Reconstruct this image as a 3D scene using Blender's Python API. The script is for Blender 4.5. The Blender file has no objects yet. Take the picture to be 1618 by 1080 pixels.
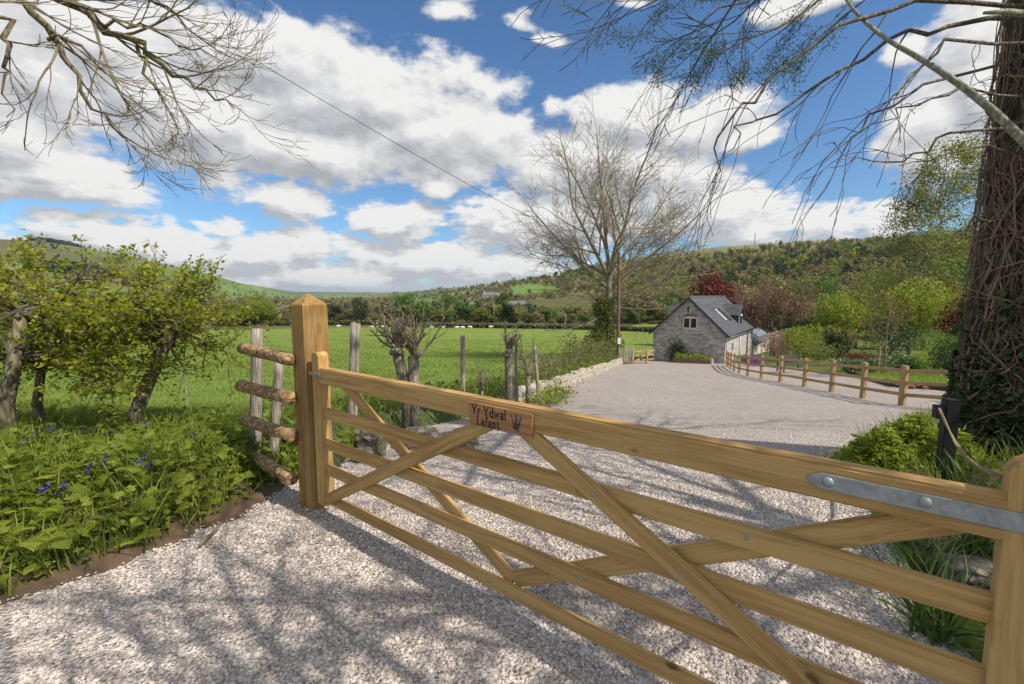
import bpy, math, random
import numpy as np
from mathutils import Vector, Matrix
R = math.radians
random.seed(7); rng = np.random.default_rng(11)
S = bpy.context.scene
COL = S.collection

# ------------------------------------------------------------------ camera
F, HZ, EYE = 720.0, 466.0, 1.65
PITCH = math.atan((540 - HZ) / F)
cd = bpy.data.cameras.new("camera"); cam = bpy.data.objects.new("camera", cd); COL.objects.link(cam)
cd.sensor_width = 36; cd.lens = 36 * F / 1618.0; cd.clip_start = 0.05; cd.clip_end = 30000
cam.location = (0, 0, EYE); cam.rotation_euler = (R(90) - PITCH, 0, 0)
S.camera = cam
cP, sP = math.cos(PITCH), math.sin(PITCH)
def ray(px, py):
    x = (px - 809) / F; y = (540 - py) / F
    return np.array([x, cP + y * sP, -sP + y * cP])
def at(px, py, Y):
    d = ray(px, py); t = Y / d[1]
    return Vector((d[0] * t, Y, EYE + d[2] * t))
def px_of(p):
    dz = p[2] - EYE
    f = p[1] * cP - dz * sP; u = p[1] * sP + dz * cP
    return 809 + F * p[0] / f, 540 - F * u / f

# ------------------------------------------------------------------ light, exposure
S.view_settings.view_transform = 'Standard'; S.view_settings.look = 'None'
S.view_settings.gamma = 1; S.view_settings.use_curve_mapping = False
S.view_settings.exposure = 0.18
SUN_AZ = (0.845, -0.536); SUN_EL = R(47)
sl = bpy.data.lights.new("sun", 'SUN'); so = bpy.data.objects.new("sun", sl); COL.objects.link(so)
sl.energy = 4.8; sl.angle = R(0.53); sl.color = (1.0, 0.92, 0.80)
sv = Vector((SUN_AZ[0] * math.cos(SUN_EL), SUN_AZ[1] * math.cos(SUN_EL), math.sin(SUN_EL)))
so.rotation_euler = sv.to_track_quat('Z', 'Y').to_euler()
S.cycles.max_bounces = 6; S.cycles.transparent_max_bounces = 8
S.cycles.diffuse_bounces = 3; S.cycles.glossy_bounces = 2; S.cycles.volume_bounces = 0
S.cycles.use_denoising = True

class NT:
    def __init__(s, nt): s.nt = nt; s.n = nt.nodes; s.l = nt.links
    def node(s, typ, ins=None, **props):
        n = s.n.new(typ)
        for k, v in props.items(): setattr(n, k, v)
        for k, v in (ins or {}).items(): s.put(n.inputs[k], v)
        return n
    def put(s, sock, v):
        if isinstance(v, bpy.types.NodeSocket): s.l.new(v, sock)
        else: sock.default_value = v
    def m(s, op, a, b=None, c=None, clamp=False):
        n = s.n.new('ShaderNodeMath'); n.operation = op; n.use_clamp = clamp
        for i, v in enumerate((a, b, c)):
            if v is not None: s.put(n.inputs[i], v)
        return n.outputs[0]
    def v(s, op, a, b=None):
        n = s.n.new('ShaderNodeVectorMath'); n.operation = op
        s.put(n.inputs[0], a)
        if b is not None: s.put(n.inputs[1], b)
        return n.outputs['Value'] if op in ('LENGTH', 'DOT_PRODUCT', 'DISTANCE') else n.outputs[0]
    def mix(s, f, a, b, mode='MIX'):
        n = s.n.new('ShaderNodeMix'); n.data_type = 'RGBA'; n.blend_type = mode
        s.put(n.inputs[0], f); s.put(n.inputs[6], a); s.put(n.inputs[7], b)
        return n.outputs[2]
    def smooth(s, x, lo, hi):
        n = s.n.new('ShaderNodeMapRange'); n.interpolation_type = 'SMOOTHSTEP'
        s.put(n.inputs[0], x); s.put(n.inputs[1], lo); s.put(n.inputs[2], hi)
        return n.outputs[0]
    def noise(s, vec, scale, detail=4, rough=0.55, **k):
        n = s.node('ShaderNodeTexNoise', {'Scale': scale, 'Detail': detail, 'Roughness': rough}, **k)
        if vec is not None: s.put(n.inputs['Vector'], vec)
        return n.outputs['Fac']
    def ramp(s, f, stops):
        n = s.n.new('ShaderNodeValToRGB'); s.put(n.inputs[0], f)
        e = n.color_ramp.elements
        while len(e) < len(stops): e.new(0.5)
        for el, (p, c) in zip(e, stops): el.position = p; el.color = (*c, 1)
        return n.outputs[0]

def c4(c): return (c[0], c[1], c[2], 1)

# ------------------------------------------------------------------ sky with clouds (world)
W = bpy.data.worlds.new("World"); S.world = W; W.use_nodes = True; W.cycles.sampling_method = 'MANUAL'; W.cycles.sample_map_resolution = 256
w = NT(W.node_tree); w.n.clear()
# photograph's main clouds as ellipses in (azimuth, slope) of the sky: px, py, half width, half height, weight
CL = [(560, 150, 255, 95, 1), (700, 215, 160, 85, 1), (420, 90, 170, 90, 1), (330, 200, 160, 90, 1), (480, 245, 200, 48, 1),
      (60, 120, 160, 110, 1), (150, 60, 150, 100, 1), (90, 265, 150, 62, 1), (20, 215, 110, 60, 1), (240, 145, 120, 70, 1),
      (445, 316, 75, 30, 1), (345, 348, 48, 17, .9), (645, 352, 70, 38, 1), (790, 350, 80, 48, 1), (690, 300, 40, 20, .9),
      (200, 375, 150, 34, 1), (270, 392, 110, 32, 1), (430, 392, 130, 34, 1), (560, 385, 60, 20, .9), (680, 410, 170, 34, 1), (480, 436, 220, 30, 1), (800, 420, 120, 30, 1), (100, 345, 70, 22, .8),
      (990, 190, 120, 62, 1), (1090, 200, 130, 55, 1), (920, 260, 140, 80, 1), (1030, 280, 130, 70, 1), (1130, 335, 130, 52, 1), (1195, 355, 80, 34, 1), (900, 350, 120, 50, 1), (1180, 220, 60, 30, .8),
      (1315, 352, 82, 34, 1), (1400, 350, 70, 30, .9), (1480, 190, 90, 110, 1), (1545, 120, 90, 150, 1), (1270, 10, 150, 30, .9), (1440, 80, 60, 40, .75),
      (705, 6, 80, 40, .48), (825, 34, 70, 50, .30), (735, 108, 34, 40, .30), (868, 168, 40, 34, .45), (860, 60, 70, 24, .26), (1000, -5, 90, 24, .38)]
g = bpy.data.node_groups.new("cloud_field", 'ShaderNodeTree')
g.interface.new_socket("V", in_out='INPUT', socket_type='NodeSocketVector')
g.interface.new_socket("D", in_out='OUTPUT', socket_type='NodeSocketFloat')
gg = NT(g); gi = g.nodes.new('NodeGroupInput'); go = g.nodes.new('NodeGroupOutput')
wob = gg.node('ShaderNodeTexNoise', {'Vector': gi.outputs[0], 'Scale': 5.0, 'Detail': 3.0, 'Roughness': 0.5})
off = gg.v('MULTIPLY', gg.v('SUBTRACT', wob.outputs['Color'], (0.5, 0.5, 0.5)), (0.10, 0.06, 0.0))
V2 = gg.v('ADD', gi.outputs[0], off)
acc = -0.55
for (px, py, rx, ry, wt) in CL:
    d = ray(px, py); az = math.atan2(d[0], d[1]); hd = math.hypot(d[0], d[1]); sl_ = d[2] / hd
    d2 = ray(px + rx, py); dx = abs(math.atan2(d2[0], d2[1]) - az)
    d3 = ray(px, py - ry); dy = abs(d3[2] / math.hypot(d3[0], d3[1]) - sl_)
    q = gg.v('MULTIPLY', gg.v('SUBTRACT', V2, (az, sl_, 0)), (1 / dx, 1 / dy, 0))
    val = gg.m('SUBTRACT', wt * 0.62, gg.m('MULTIPLY', gg.v('LENGTH', q), 0.62))
    if isinstance(acc, float): acc = gg.m('MAXIMUM', val, acc)
    else:
        n = gg.n.new('ShaderNodeMath'); n.operation = 'SMOOTH_MAX'
        gg.put(n.inputs[0], acc); gg.put(n.inputs[1], val); n.inputs[2].default_value = 0.12; acc = n.outputs[0]
pv = gg.v('MULTIPLY', gi.outputs[0], (1.0, 1.45, 1.0))
n1 = gg.noise(pv, 7.5, 8, 0.60)
n3 = gg.noise(gg.v('ADD', pv, (3.1, 1.7, 0)), 17.0, 3, 0.5)
bil = gg.m('SUBTRACT', 0.32, gg.m('ABSOLUTE', gg.m('SUBTRACT', n3, 0.5)))
dd = gg.m('ADD', acc, gg.m('MULTIPLY', gg.m('SUBTRACT', n1, 0.5), 1.25))
dd = gg.m('ADD', dd, gg.m('MULTIPLY', bil, 0.30))
sep0 = gg.node('ShaderNodeSeparateXYZ', {0: gi.outputs[0]})
lowm = gg.smooth(sep0.outputs[1], .34, .10)
n4 = gg.noise(gg.v('MULTIPLY', pv, (1.0, 1.6, 1.0)), 21.0, 4, 0.62)
dd = gg.m('ADD', dd, gg.m('MULTIPLY', gg.m('MULTIPLY', gg.m('SUBTRACT', n4, 0.5), 0.95), lowm))
sep = gg.node('ShaderNodeSeparateXYZ', {0: gi.outputs[0]})
dd = gg.m('ADD', dd, gg.m('MULTIPLY', gg.smooth(sep.outputs[1], .68, 1.3), 0.62))  # extra unseen cloud overhead, added to take the blue out of the ambient light
dd = gg.m('ADD', dd, gg.m('MULTIPLY', gg.smooth(gg.m('ABSOLUTE', sep.outputs[0]), .95, 1.5), 0.55))  # likewise unseen cloud to the sides and behind, added for whiter ambient light
gg.put(go.inputs[0], dd)
tc = w.node('ShaderNodeTexCoord')
sx = w.node('ShaderNodeSeparateXYZ', {'Vector': tc.outputs['Generated']})
az = w.m('ARCTAN2', sx.outputs[0], sx.outputs[1])
hl = w.m('SQRT', w.m('ADD', w.m('POWER', sx.outputs[0], 2.0), w.m('POWER', sx.outputs[1], 2.0)))
slp = w.m('DIVIDE', sx.outputs[2], w.m('MAXIMUM', hl, 0.05))
VV = w.node('ShaderNodeCombineXYZ', {'X': az, 'Y': slp})
def field(vec):
    n = w.n.new('ShaderNodeGroup'); n.node_tree = g; w.put(n.inputs[0], vec); return n.outputs[0]
D0 = field(VV.outputs[0])
D1 = field(w.v('ADD', VV.outputs[0], (0.014, 0.034, 0)))
alpha = w.smooth(D0, -0.03, 0.22)
lit = w.m('ADD', 0.74, w.m('MULTIPLY', w.m('SUBTRACT', D0, D1), 1.5))
thick = w.smooth(D0, 0.15, 0.75)
lit = w.m('SUBTRACT', lit, w.m('MULTIPLY', thick, 0.12))
lit = w.m('MAXIMUM', w.m('MINIMUM', lit, 1.0), w.m('MULTIPLY', w.smooth(slp, .36, .08), .42))
ccol = w.ramp(lit, [(0.0, (.42, .45, .50)), (0.35, (.57, .595, .63)), (0.62, (.79, .80, .82)), (0.95, (1.10, 1.09, 1.07))])
sky = w.node('ShaderNodeTexSky', sky_type='NISHITA', sun_disc=False, sun_elevation=SUN_EL, sun_rotation=math.atan2(SUN_AZ[0], SUN_AZ[1]), altitude=100, air_density=1.0, dust_density=0.4, ozone_density=2.5)
SKYS = 0.12
skyc = w.mix(1.0, sky.outputs[0], (0.56, 0.80, 0.98, 1), 'MULTIPLY')
cl = w.v('MULTIPLY', ccol, (0.72 / SKYS,) * 3)
fin = w.mix(alpha, skyc, cl)
bg = w.node('ShaderNodeBackground', {'Color': fin, 'Strength': SKYS})
w.l.new(bg.outputs[0], w.node('ShaderNodeOutputWorld').inputs[0])

# ------------------------------------------------------------------ materials
def new_mat(name):
    m = bpy.data.materials.new(name); m.use_nodes = True
    t = NT(m.node_tree); t.n.clear()
    b = t.node('ShaderNodeBsdfPrincipled', {'Roughness': 0.75})
    o = t.node('ShaderNodeOutputMaterial'); t.l.new(b.outputs[0], o.inputs[0])
    return m, t, b, o
def bump(t, b, h, strength=0.5, dist=0.02):
    n = t.node('ShaderNodeBump', {'Height': h, 'Strength': strength, 'Distance': dist}); t.l.new(n.outputs[0], b.inputs['Normal'])
def plain(name, col, rough=0.7, metal=0.0, var=0.25, scale=8, bmp=0.3):
    m, t, b, o = new_mat(name)
    p = t.node('ShaderNodeTexCoord').outputs['Object']
    n = t.noise(p, scale, 6, 0.6)
    k = t.m('ADD', 1 - var, t.m('MULTIPLY', n, 2 * var))
    t.put(b.inputs['Base Color'], t.v('MULTIPLY', col, t.node('ShaderNodeCombineXYZ', {0: k, 1: k, 2: k}).outputs[0]))
    b.inputs['Roughness'].default_value = rough; b.inputs['Metallic'].default_value = metal
    if bmp: bump(t, b, n, bmp, 0.02)
    return m
def foliage(name, stops, trans=0.35, rough=0.55):
    m, t, b, o = new_mat(name)
    a = t.node('ShaderNodeAttribute', attribute_name='tint').outputs['Fac']
    col = t.ramp(a, stops)
    t.put(b.inputs['Base Color'], col); b.inputs['Roughness'].default_value = rough
    b.inputs['Specular IOR Level'].default_value = 0.3
    tr = t.node('ShaderNodeBsdfTranslucent', {'Color': t.v('MULTIPLY', col, (1.25, 1.3, 0.8))})
    mx = t.node('ShaderNodeMixShader', {0: trans}); t.l.new(b.outputs[0], mx.inputs[1]); t.l.new(tr.outputs[0], mx.inputs[2])
    t.l.new(mx.outputs[0], o.inputs[0])
    return m
def two(c1, c2, c3=None):
    if c3 is None: return [(0, c1), (1, c2)]
    return [(0, c1), (.6, c2), (1, c3)]

def wood(name, c1, c2, knots=True, rough=0.7, weather=0.0, grain=1.0):
    m, t, b, o = new_mat(name)
    p = t.node('ShaderNodeTexCoord').outputs['Object']
    rnd = t.node('ShaderNodeObjectInfo').outputs['Random']
    offv = t.node('ShaderNodeCombineXYZ', {0: t.m('MULTIPLY', rnd, 37.0), 1: t.m('MULTIPLY', rnd, 11.0), 2: t.m('MULTIPLY', rnd, 23.0)}).outputs[0]
    p = t.v('ADD', p, offv)
    vn = t.node('ShaderNodeTexVoronoi', {'Vector': t.v('MULTIPLY', p, (3.6, 7, 7)), 'Scale': 1.0}, feature='F1'); vo = t.m('ADD', vn.outputs['Distance'], t.m('MULTIPLY', t.m('GREATER_THAN', t.node('ShaderNodeSeparateColor', {0: vn.outputs['Color']}).outputs[0], .55), 1.0))
    near = t.smooth(vo, 0.34, 0.0)
    warp = t.node('ShaderNodeTexNoise', {'Vector': t.v('MULTIPLY', p, (1.0, 4, 4)), 'Scale': 1.0, 'Detail': 2.0})
    q = t.v('ADD', t.v('MULTIPLY', p, (1.1, 42, 42)), t.v('MULTIPLY', warp.outputs['Color'], (1.5, 5.0, 5.0)))
    q = t.v('ADD', q, t.node('ShaderNodeCombineXYZ', {1: t.m('MULTIPLY', near, 1.6), 2: t.m('MULTIPLY', near, 1.6)}).outputs[0])
    g1 = t.noise(q, 1.0, 3, 0.5)
    fine = t.noise(t.v('MULTIPLY', p, (5, 150, 150)), 1.0, 4, 0.6)
    blot = t.noise(t.v('MULTIPLY', p, (1.1, 4, 4)), 1.0, 4, 0.55)
    k = t.m('ADD', t.m('MULTIPLY', g1, 0.5), t.m('ADD', t.m('MULTIPLY', fine, 0.28), t.m('MULTIPLY', blot, 0.4)))
    col = t.ramp(k, [(0.40, c1), (0.66, c2)])
    if knots:
        kn = t.smooth(vo, 0.13, 0.05)
        col = t.mix(t.m('MULTIPLY', kn, 0.85), col, c4((c1[0] * .42, c1[1] * .34, c1[2] * .30)))
    ck = t.smooth(t.noise(t.v('MULTIPLY', p, (2.2, 85, 85)), 1.0, 3, 0.5), 0.66, 0.74)
    col = t.mix(t.m('MULTIPLY', ck, 0.55), col, c4((c1[0] * .5, c1[1] * .42, c1[2] * .4)))
    st = t.smooth(t.noise(t.v('MULTIPLY', p, (.8, 12, 12)), 1.0, 4, 0.6), 0.52, 0.70)
    col = t.mix(t.m('MULTIPLY', st, 0.35), col, c4((c1[0] * .8, c1[1] * .78, c1[2] * .8)))
    if weather:
        wn = t.smooth(t.noise(t.v('MULTIPLY', p, (3, 9, 9)), 1.0, 5, 0.6), 0.45, 0.75)
        col = t.mix(t.m('MULTIPLY', wn, weather), col, (0.30, 0.29, 0.25, 1))
    t.put(b.inputs['Base Color'], col); b.inputs['Roughness'].default_value = rough
    b.inputs['Specular IOR Level'].default_value = 0.25
    bump(t, b, t.m('ADD', fine, t.m('MULTIPLY', g1, 0.4)), 0.35, 0.004)
    return m
def bark(name, c1, c2, sc=(9, 9, 2.2), strength=0.9, dist=0.04, moss=None):
    m, t, b, o = new_mat(name)
    p = t.node('ShaderNodeTexCoord').outputs['Object']
    q = t.v('MULTIPLY', p, sc)
    n = t.noise(q, 1.0, 8, 0.65)
    vo = t.node('ShaderNodeTexVoronoi', {'Vector': q, 'Scale': 1.3}, feature='DISTANCE_TO_EDGE').outputs['Distance']
    h = t.m('ADD', n, t.m('MULTIPLY', t.smooth(vo, 0.0, 0.35), 0.5))
    col = t.ramp(h, [(0.35, c1), (1.0, c2)])
    if moss:
        col = t.mix(t.smooth(t.noise(p, 2.5, 5, 0.6), 0.5, 0.68), col, c4(moss))
    t.put(b.inputs['Base Color'], col); b.inputs['Roughness'].default_value = 0.9
    bump(t, b, h, strength, dist)
    return m
def gravel_mat(name, scale, cols, dirt=0.25):
    m, t, b, o = new_mat(name)
    p = t.node('ShaderNodeTexCoord').outputs['Object']
    wv = t.node('ShaderNodeTexNoise', {'Vector': p, 'Scale': 9.0, 'Detail': 2.0})
    q = t.v('ADD', p, t.v('MULTIPLY', wv.outputs['Color'], (.03, .03, .03)))
    vo = t.node('ShaderNodeTexVoronoi', {'Vector': q, 'Scale': scale, 'Randomness': 1.0})
    vd = vo.outputs['Distance']
    s1 = t.node('ShaderNodeSeparateColor', {0: vo.outputs['Color']})
    col = t.ramp(s1.outputs[0], cols)
    gap = t.smooth(vd, 0.35, 0.85)
    col = t.mix(t.m('MULTIPLY', gap, 0.42), col, (0.14, 0.115, 0.095, 1))
    trk = t.noise(t.v('MULTIPLY', t.v('ADD', p, t.v('MULTIPLY', wv.outputs['Color'], (.25, .25, 0))), (1.5, .16, 1)), 1.0, 4, .55)
    col = t.mix(t.m('MULTIPLY', t.smooth(trk, .5, .72), .22), col, (.36, .30, .25, 1))
    pat = t.smooth(t.noise(p, 0.55, 5, 0.6), 0.35, 0.7)
    col = t.mix(t.m('MULTIPLY', pat, dirt), col, (0.33, 0.275, 0.22, 1))
    pat2 = t.smooth(t.noise(p, 3.0, 4, 0.6), 0.45, 0.75)
    col = t.mix(t.m('MULTIPLY', pat2, dirt * .6), col, (0.25, 0.21, 0.17, 1))
    t.put(b.inputs['Base Color'], col); b.inputs['Roughness'].default_value = 0.9
    h = t.m('ADD', t.m('SUBTRACT', 1.0, vd), t.m('MULTIPLY', s1.outputs[1], 0.7))
    bump(t, b, h, 1.0, 0.03)
    return m
GR = [(0.0, (.31, .255, .215)), (.25, (.455, .39, .345)), (.5, (.555, .49, .445)), (.75, (.635, .575, .53)), (1, (.74, .69, .65))]
M = {}
M['gravel'] = gravel_mat('gravel_sheet', 46.0, GR)
def chips(name):
    m, t, b, o = new_mat(name)
    a = t.node('ShaderNodeAttribute', attribute_name='tint').outputs['Fac']
    col = t.ramp(a, GR)
    p = t.node('ShaderNodeTexCoord').outputs['Object']
    k = t.noise(p, 60, 4, 0.6)
    col = t.mix(t.m('MULTIPLY', t.smooth(k, .4, .8), .35), col, (.36, .30, .25, 1))
    pat = t.smooth(t.noise(p, 0.55, 5, 0.6), 0.35, 0.7)
    col = t.mix(t.m('MULTIPLY', pat, .25), col, (0.38, 0.31, 0.25, 1))
    t.put(b.inputs['Base Color'], col); b.inputs['Roughness'].default_value = 0.85
    return m
M['chips'] = chips('limestone_chips')
M['gate'] = wood('gate_timber', (.28, .15, .048), (.55, .35, .135))
M['post'] = wood('post_timber', (.14, .075, .022), (.41, .245, .08), weather=0.15)
M['fence'] = wood('fence_timber', (.27, .165, .075), (.48, .33, .165))
M['grey_wood'] = bark('weathered_timber', (.16, .13, .10), (.42, .37, .30), (40, 40, 2.5), .6, .01)
M['rustic'] = bark('rustic_rail', (.12, .07, .03), (.50, .32, .16), (3, 14, 14), .7, .02)
M['bark_dark'] = bark('bark_dark', (.03, .019, .014), (.155, .10, .075), (10, 10, 2.2), 1.0, .06)
M['bark_grey'] = bark('bark_grey', (.09, .075, .06), (.30, .26, .20), (14, 14, 5), .7, .02, (.13, .13, .05))
M['bark_moss'] = bark('bark_moss', (.07, .055, .035), (.24, .20, .125), (14, 14, 6), .7, .02, (.17, .16, .045))
M['twig'] = plain('twig', (.19, .155, .10), .8, 0, .4, 3, 0)
M['ash_twig'] = plain('ash_twig', (.22, .185, .125), .8, 0, .35, .6, 0)
M['dark_twig'] = plain('dark_twig', (.10, .085, .06), .8, 0, .4, 3, 0)
M['ivy_stem'] = plain('ivy_stem', (.26, .175, .12), .85, 0, .75, 7, 0)
M['pale_bark'] = bark('pale_bark', (.16, .16, .12), (.42, .42, .34), (20, 20, 8), .5, .01)
M['cut_wood'] = plain('cut_wood', (.50, .34, .18), .7, 0, .3, 12, .1)
M['black'] = plain('black_paint', (.006, .006, .007), .6, 0, .2, 10, .1)
M['rope'] = plain('rope', (.28, .19, .11), .9, 0, .3, 60, .3)
M['slate_pipe'] = plain('dark_pipe', (.03, .03, .035), .4, 0, .1, 5, 0)
M['white'] = plain('white_paint', (.72, .72, .70), .5, 0, .06, 5, 0)
M['cream'] = plain('cream_frame', (.58, .54, .46), .55, 0, .1, 5, 0)
M['ink'] = plain('burnt_lettering', (.012, .010, .012), .6, 0, .2, 20, 0)
M['sprig'] = plain('sprig_paint', (.03, .035, .06), .6, 0, .4, 60, 0)
M['sheep'] = plain('fleece', (.62, .58, .48), .95, 0, .15, 5, .3)
M['brick'] = plain('old_brick', (.26, .11, .07), .85, 0, .35, 14, .3)
M['soil'] = plain('soil', (.10, .065, .04), .95, 0, .5, 7, .8)
M['render'] = plain('pale_render', (.52, .50, .46), .85, 0, .15, 3, .1)
M['grey_roof'] = plain('grey_roof', (.16, .165, .18), .6, 0, .25, 3, .1)
M['hill_render'] = plain('hill_house_wall', (.42, .41, .38), .85, 0, .15, 1, 0)
def galv():
    m, t, b, o = new_mat('galvanised_steel')
    p = t.node('ShaderNodeTexCoord').outputs['Object']
    vo = t.node('ShaderNodeTexVoronoi', {'Vector': p, 'Scale': 70.0}); n = t.noise(p, 14, 5, .6)
    col = t.ramp(t.m('ADD', t.m('MULTIPLY', n, .7), t.m('MULTIPLY', t.node('ShaderNodeSeparateColor', {0: vo.outputs['Color']}).outputs[0], .3)), [(.2, (.24, .26, .27)), (.9, (.46, .48, .49))])
    t.put(b.inputs['Base Color'], col); b.inputs['Metallic'].default_value = .45; b.inputs['Roughness'].default_value = .55
    return m
M['galv'] = galv()
def glass():
    m, t, b, o = new_mat('dark_glass')
    b.inputs['Base Color'].default_value = (.02, .025, .025, 1); b.inputs['Roughness'].default_value = .06
    return m
M['glass'] = glass()
def stone(name, c1, c2, mort, sx=(2.3, 2.3, 5.0), strength=.9):
    m, t, b, o = new_mat(name)
    p = t.node('ShaderNodeTexCoord').outputs['Object']
    wv = t.node('ShaderNodeTexNoise', {'Vector': p, 'Scale': 3.0, 'Detail': 3.0})
    q = t.v('MULTIPLY', t.v('ADD', p, t.v('MULTIPLY', wv.outputs['Color'], (.12, .12, .08))), sx)
    vo = t.node('ShaderNodeTexVoronoi', {'Vector': q, 'Scale': 1.0}); ve = t.node('ShaderNodeTexVoronoi', {'Vector': q, 'Scale': 1.0}, feature='DISTANCE_TO_EDGE').outputs['Distance']
    cr = t.node('ShaderNodeSeparateColor', {0: vo.outputs['Color']})
    n = t.noise(p, 9, 6, .65)
    k = t.m('ADD', t.m('MULTIPLY', cr.outputs[0], .6), t.m('MULTIPLY', n, .5))
    col = t.ramp(k, [(.15, c1), (.95, c2)])
    col = t.mix(t.smooth(ve, .075, .02), col, c4(mort))
    t.put(b.inputs['Base Color'], col); b.inputs['Roughness'].default_value = .9
    bump(t, b, t.m('ADD', t.smooth(ve, 0, .12), t.m('MULTIPLY', n, .5)), strength, .04)
    return m
M['barn_stone'] = stone('barn_stone', (.17, .15, .13), (.66, .61, .55), (.46, .43, .39), (3.0, 3.0, 6.6))
M['wall_stone'] = plain('wall_stone', (.40, .35, .28), .9, 0, .7, 7, .9)
M['rock'] = bark('rock', (.05, .042, .032), (.235, .205, .165), (7, 7, 9), .9, .03, (.15, .15, .06))
def slate():
    m, t, b, o = new_mat('slate_roof')
    p = t.node('ShaderNodeTexCoord').outputs['UV']
    br = t.node('ShaderNodeTexBrick', {'Vector': p, 'Color1': (.048, .052, .062, 1), 'Color2': (.105, .11, .122, 1), 'Mortar': (.04, .042, .05, 1), 'Scale': 1.0, 'Mortar Size': .012, 'Brick Width': .32, 'Row Height': .24})
    n = t.noise(p, 4, 5, .6)
    t.put(b.inputs['Base Color'], t.mix(t.m('MULTIPLY', n, .4), br.outputs['Color'], (.12, .12, .122, 1)))
    b.inputs['Roughness'].default_value = .65; b.inputs['Specular IOR Level'].default_value = .3
    bump(t, b, br.outputs['Fac'], -.6, .015)
    return m
M['slate'] = slate()
def ground_mat():
    m, t, b, o = new_mat('pasture')
    a = t.node('ShaderNodeAttribute', attribute_name='col').outputs['Color']
    p = t.node('ShaderNodeTexCoord').outputs['Object']
    n = t.noise(p, 1.3, 8, .65); n2 = t.noise(p, .12, 6, .6); n3 = t.noise(p, .015, 6, .6)
    k = t.m('ADD', t.m('MULTIPLY', n, .7), t.m('ADD', t.m('MULTIPLY', n2, .55), t.m('MULTIPLY', n3, .5)))
    k = t.m('MULTIPLY', k, 1.14)
    col = t.v('MULTIPLY', a, t.node('ShaderNodeCombineXYZ', {0: k, 1: k, 2: k}).outputs[0])
    yel = t.smooth(t.noise(p, .45, 5, .6), .5, .72)
    col = t.mix(t.m('MULTIPLY', yel, .28), col, t.v('MULTIPLY', a, (1.5, 1.12, .8)))
    t.put(b.inputs['Base Color'], col); b.inputs['Roughness'].default_value = .95
    b.inputs['Specular IOR Level'].default_value = .1
    bump(t, b, n, .6, .15)
    return m
M['ground'] = ground_mat()
M['lawn'] = plain('lawn_grass', (.125, .205, .035), .95, 0, .45, 6, .6)
M['verge'] = plain('verge_soil', (.07, .085, .028), .95, 0, .6, 5, .8)
M['grass'] = foliage('grass_blades', two((.085, .12, .016), (.195, .255, .034), (.31, .34, .075)), .42)
M['fresh'] = foliage('fresh_leaves', [(0, (.13, .155, .014)), (.35, (.25, .285, .024)), (.8, (.39, .41, .045)), (1, (.46, .33, .06))], .55)
M['fern'] = foliage('parsley_fronds', two((.15, .195, .02), (.275, .335, .038), (.38, .42, .08)), .5)
M['under'] = foliage('undergrowth_leaves', two((.08, .115, .016), (.19, .245, .03), (.29, .34, .055)), .42)
M['strap'] = foliage('strap_leaves', two((.04, .085, .02), (.11, .18, .045), (.22, .26, .07)), .3)
M['ivy'] = foliage('ivy_leaves', two((.018, .042, .016), (.045, .09, .026), (.09, .15, .045)), .15, .3)
M['larch'] = foliage('larch_needles', two((.05, .075, .025), (.11, .15, .04)), .4)
M['bluebell'] = foliage('bluebell_flower', two((.06, .05, .30), (.14, .12, .48)), .2)
M['purple'] = foliage('purple_flowers', two((.15, .05, .22), (.30, .13, .38)), .2)
M['hedge'] = foliage('hedge_leaves', two((.05, .062, .02), (.10, .115, .038), (.18, .17, .065)), .25)
M['scrub'] = foliage('scrub_leaves', two((.09, .085, .03), (.15, .165, .045), (.21, .24, .06)), .3)
def tintmat(key, a, b, c=None, tr=.3): M[key] = foliage(key + '_leaves', two(a, b, c) if c else two(a, b), tr)
tintmat('t_bare', (.17, .135, .065), (.25, .205, .105), (.31, .265, .145), .3)
tintmat('t_grey', (.17, .155, .085), (.25, .23, .13), (.31, .285, .17), .3)
tintmat('t_russet', (.17, .135, .058), (.26, .205, .09), (.32, .26, .12), .3)
tintmat('t_olive', (.12, .125, .035), (.20, .21, .06), (.27, .275, .09), .38)
tintmat('t_green', (.05, .10, .02), (.105, .185, .034), (.18, .275, .06), .4)
tintmat('t_dark', (.018, .036, .014), (.04, .07, .026), (.085, .12, .045), .2)
tintmat('t_lime', (.13, .16, .02), (.25, .295, .04), (.36, .39, .075), .5)
tintmat('t_red', (.08, .018, .018), (.17, .034, .034), (.26, .07, .056), .35)
tintmat('t_copper', (.17, .09, .055), (.28, .16, .10), (.36, .23, .15), .25)
tintmat('t_pink', (.26, .14, .12), (.48, .33, .28), (.60, .50, .42), .25)
tintmat('t_birch', (.15, .16, .04), (.25, .26, .07), (.36, .36, .12), .5)
tintmat('t_flower', (.03, .07, .015), (.08, .15, .04), (.55, .56, .48), .25)
tintmat('t_bronze', (.08, .07, .015), (.18, .14, .035), (.28, .22, .06), .35)

# ------------------------------------------------------------------ mesh helpers
def raw_mesh(name, V, Fc, k, tint=None, mats=(), smooth=False, midx=None):
    me = bpy.data.meshes.new(name); V = np.asarray(V, np.float32); Fc = np.asarray(Fc, np.int32).reshape(-1, k)
    me.vertices.add(len(V)); me.vertices.foreach_set('co', V.ravel())
    me.loops.add(Fc.size); me.loops.foreach_set('vertex_index', Fc.ravel())
    me.polygons.add(len(Fc)); me.polygons.foreach_set('loop_start', np.arange(0, Fc.size, k, dtype=np.int32))
    if midx is not None: me.polygons.foreach_set('material_index', np.asarray(midx, np.int32))
    me.update(calc_edges=True)
    if smooth: me.polygons.foreach_set('use_smooth', np.ones(len(Fc), bool))
    if tint is not None:
        a = me.attributes.new('tint', 'FLOAT', 'POINT'); a.data.foreach_set('value', np.asarray(tint, np.float32))
    for m in mats: me.materials.append(m)
    return me
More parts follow.
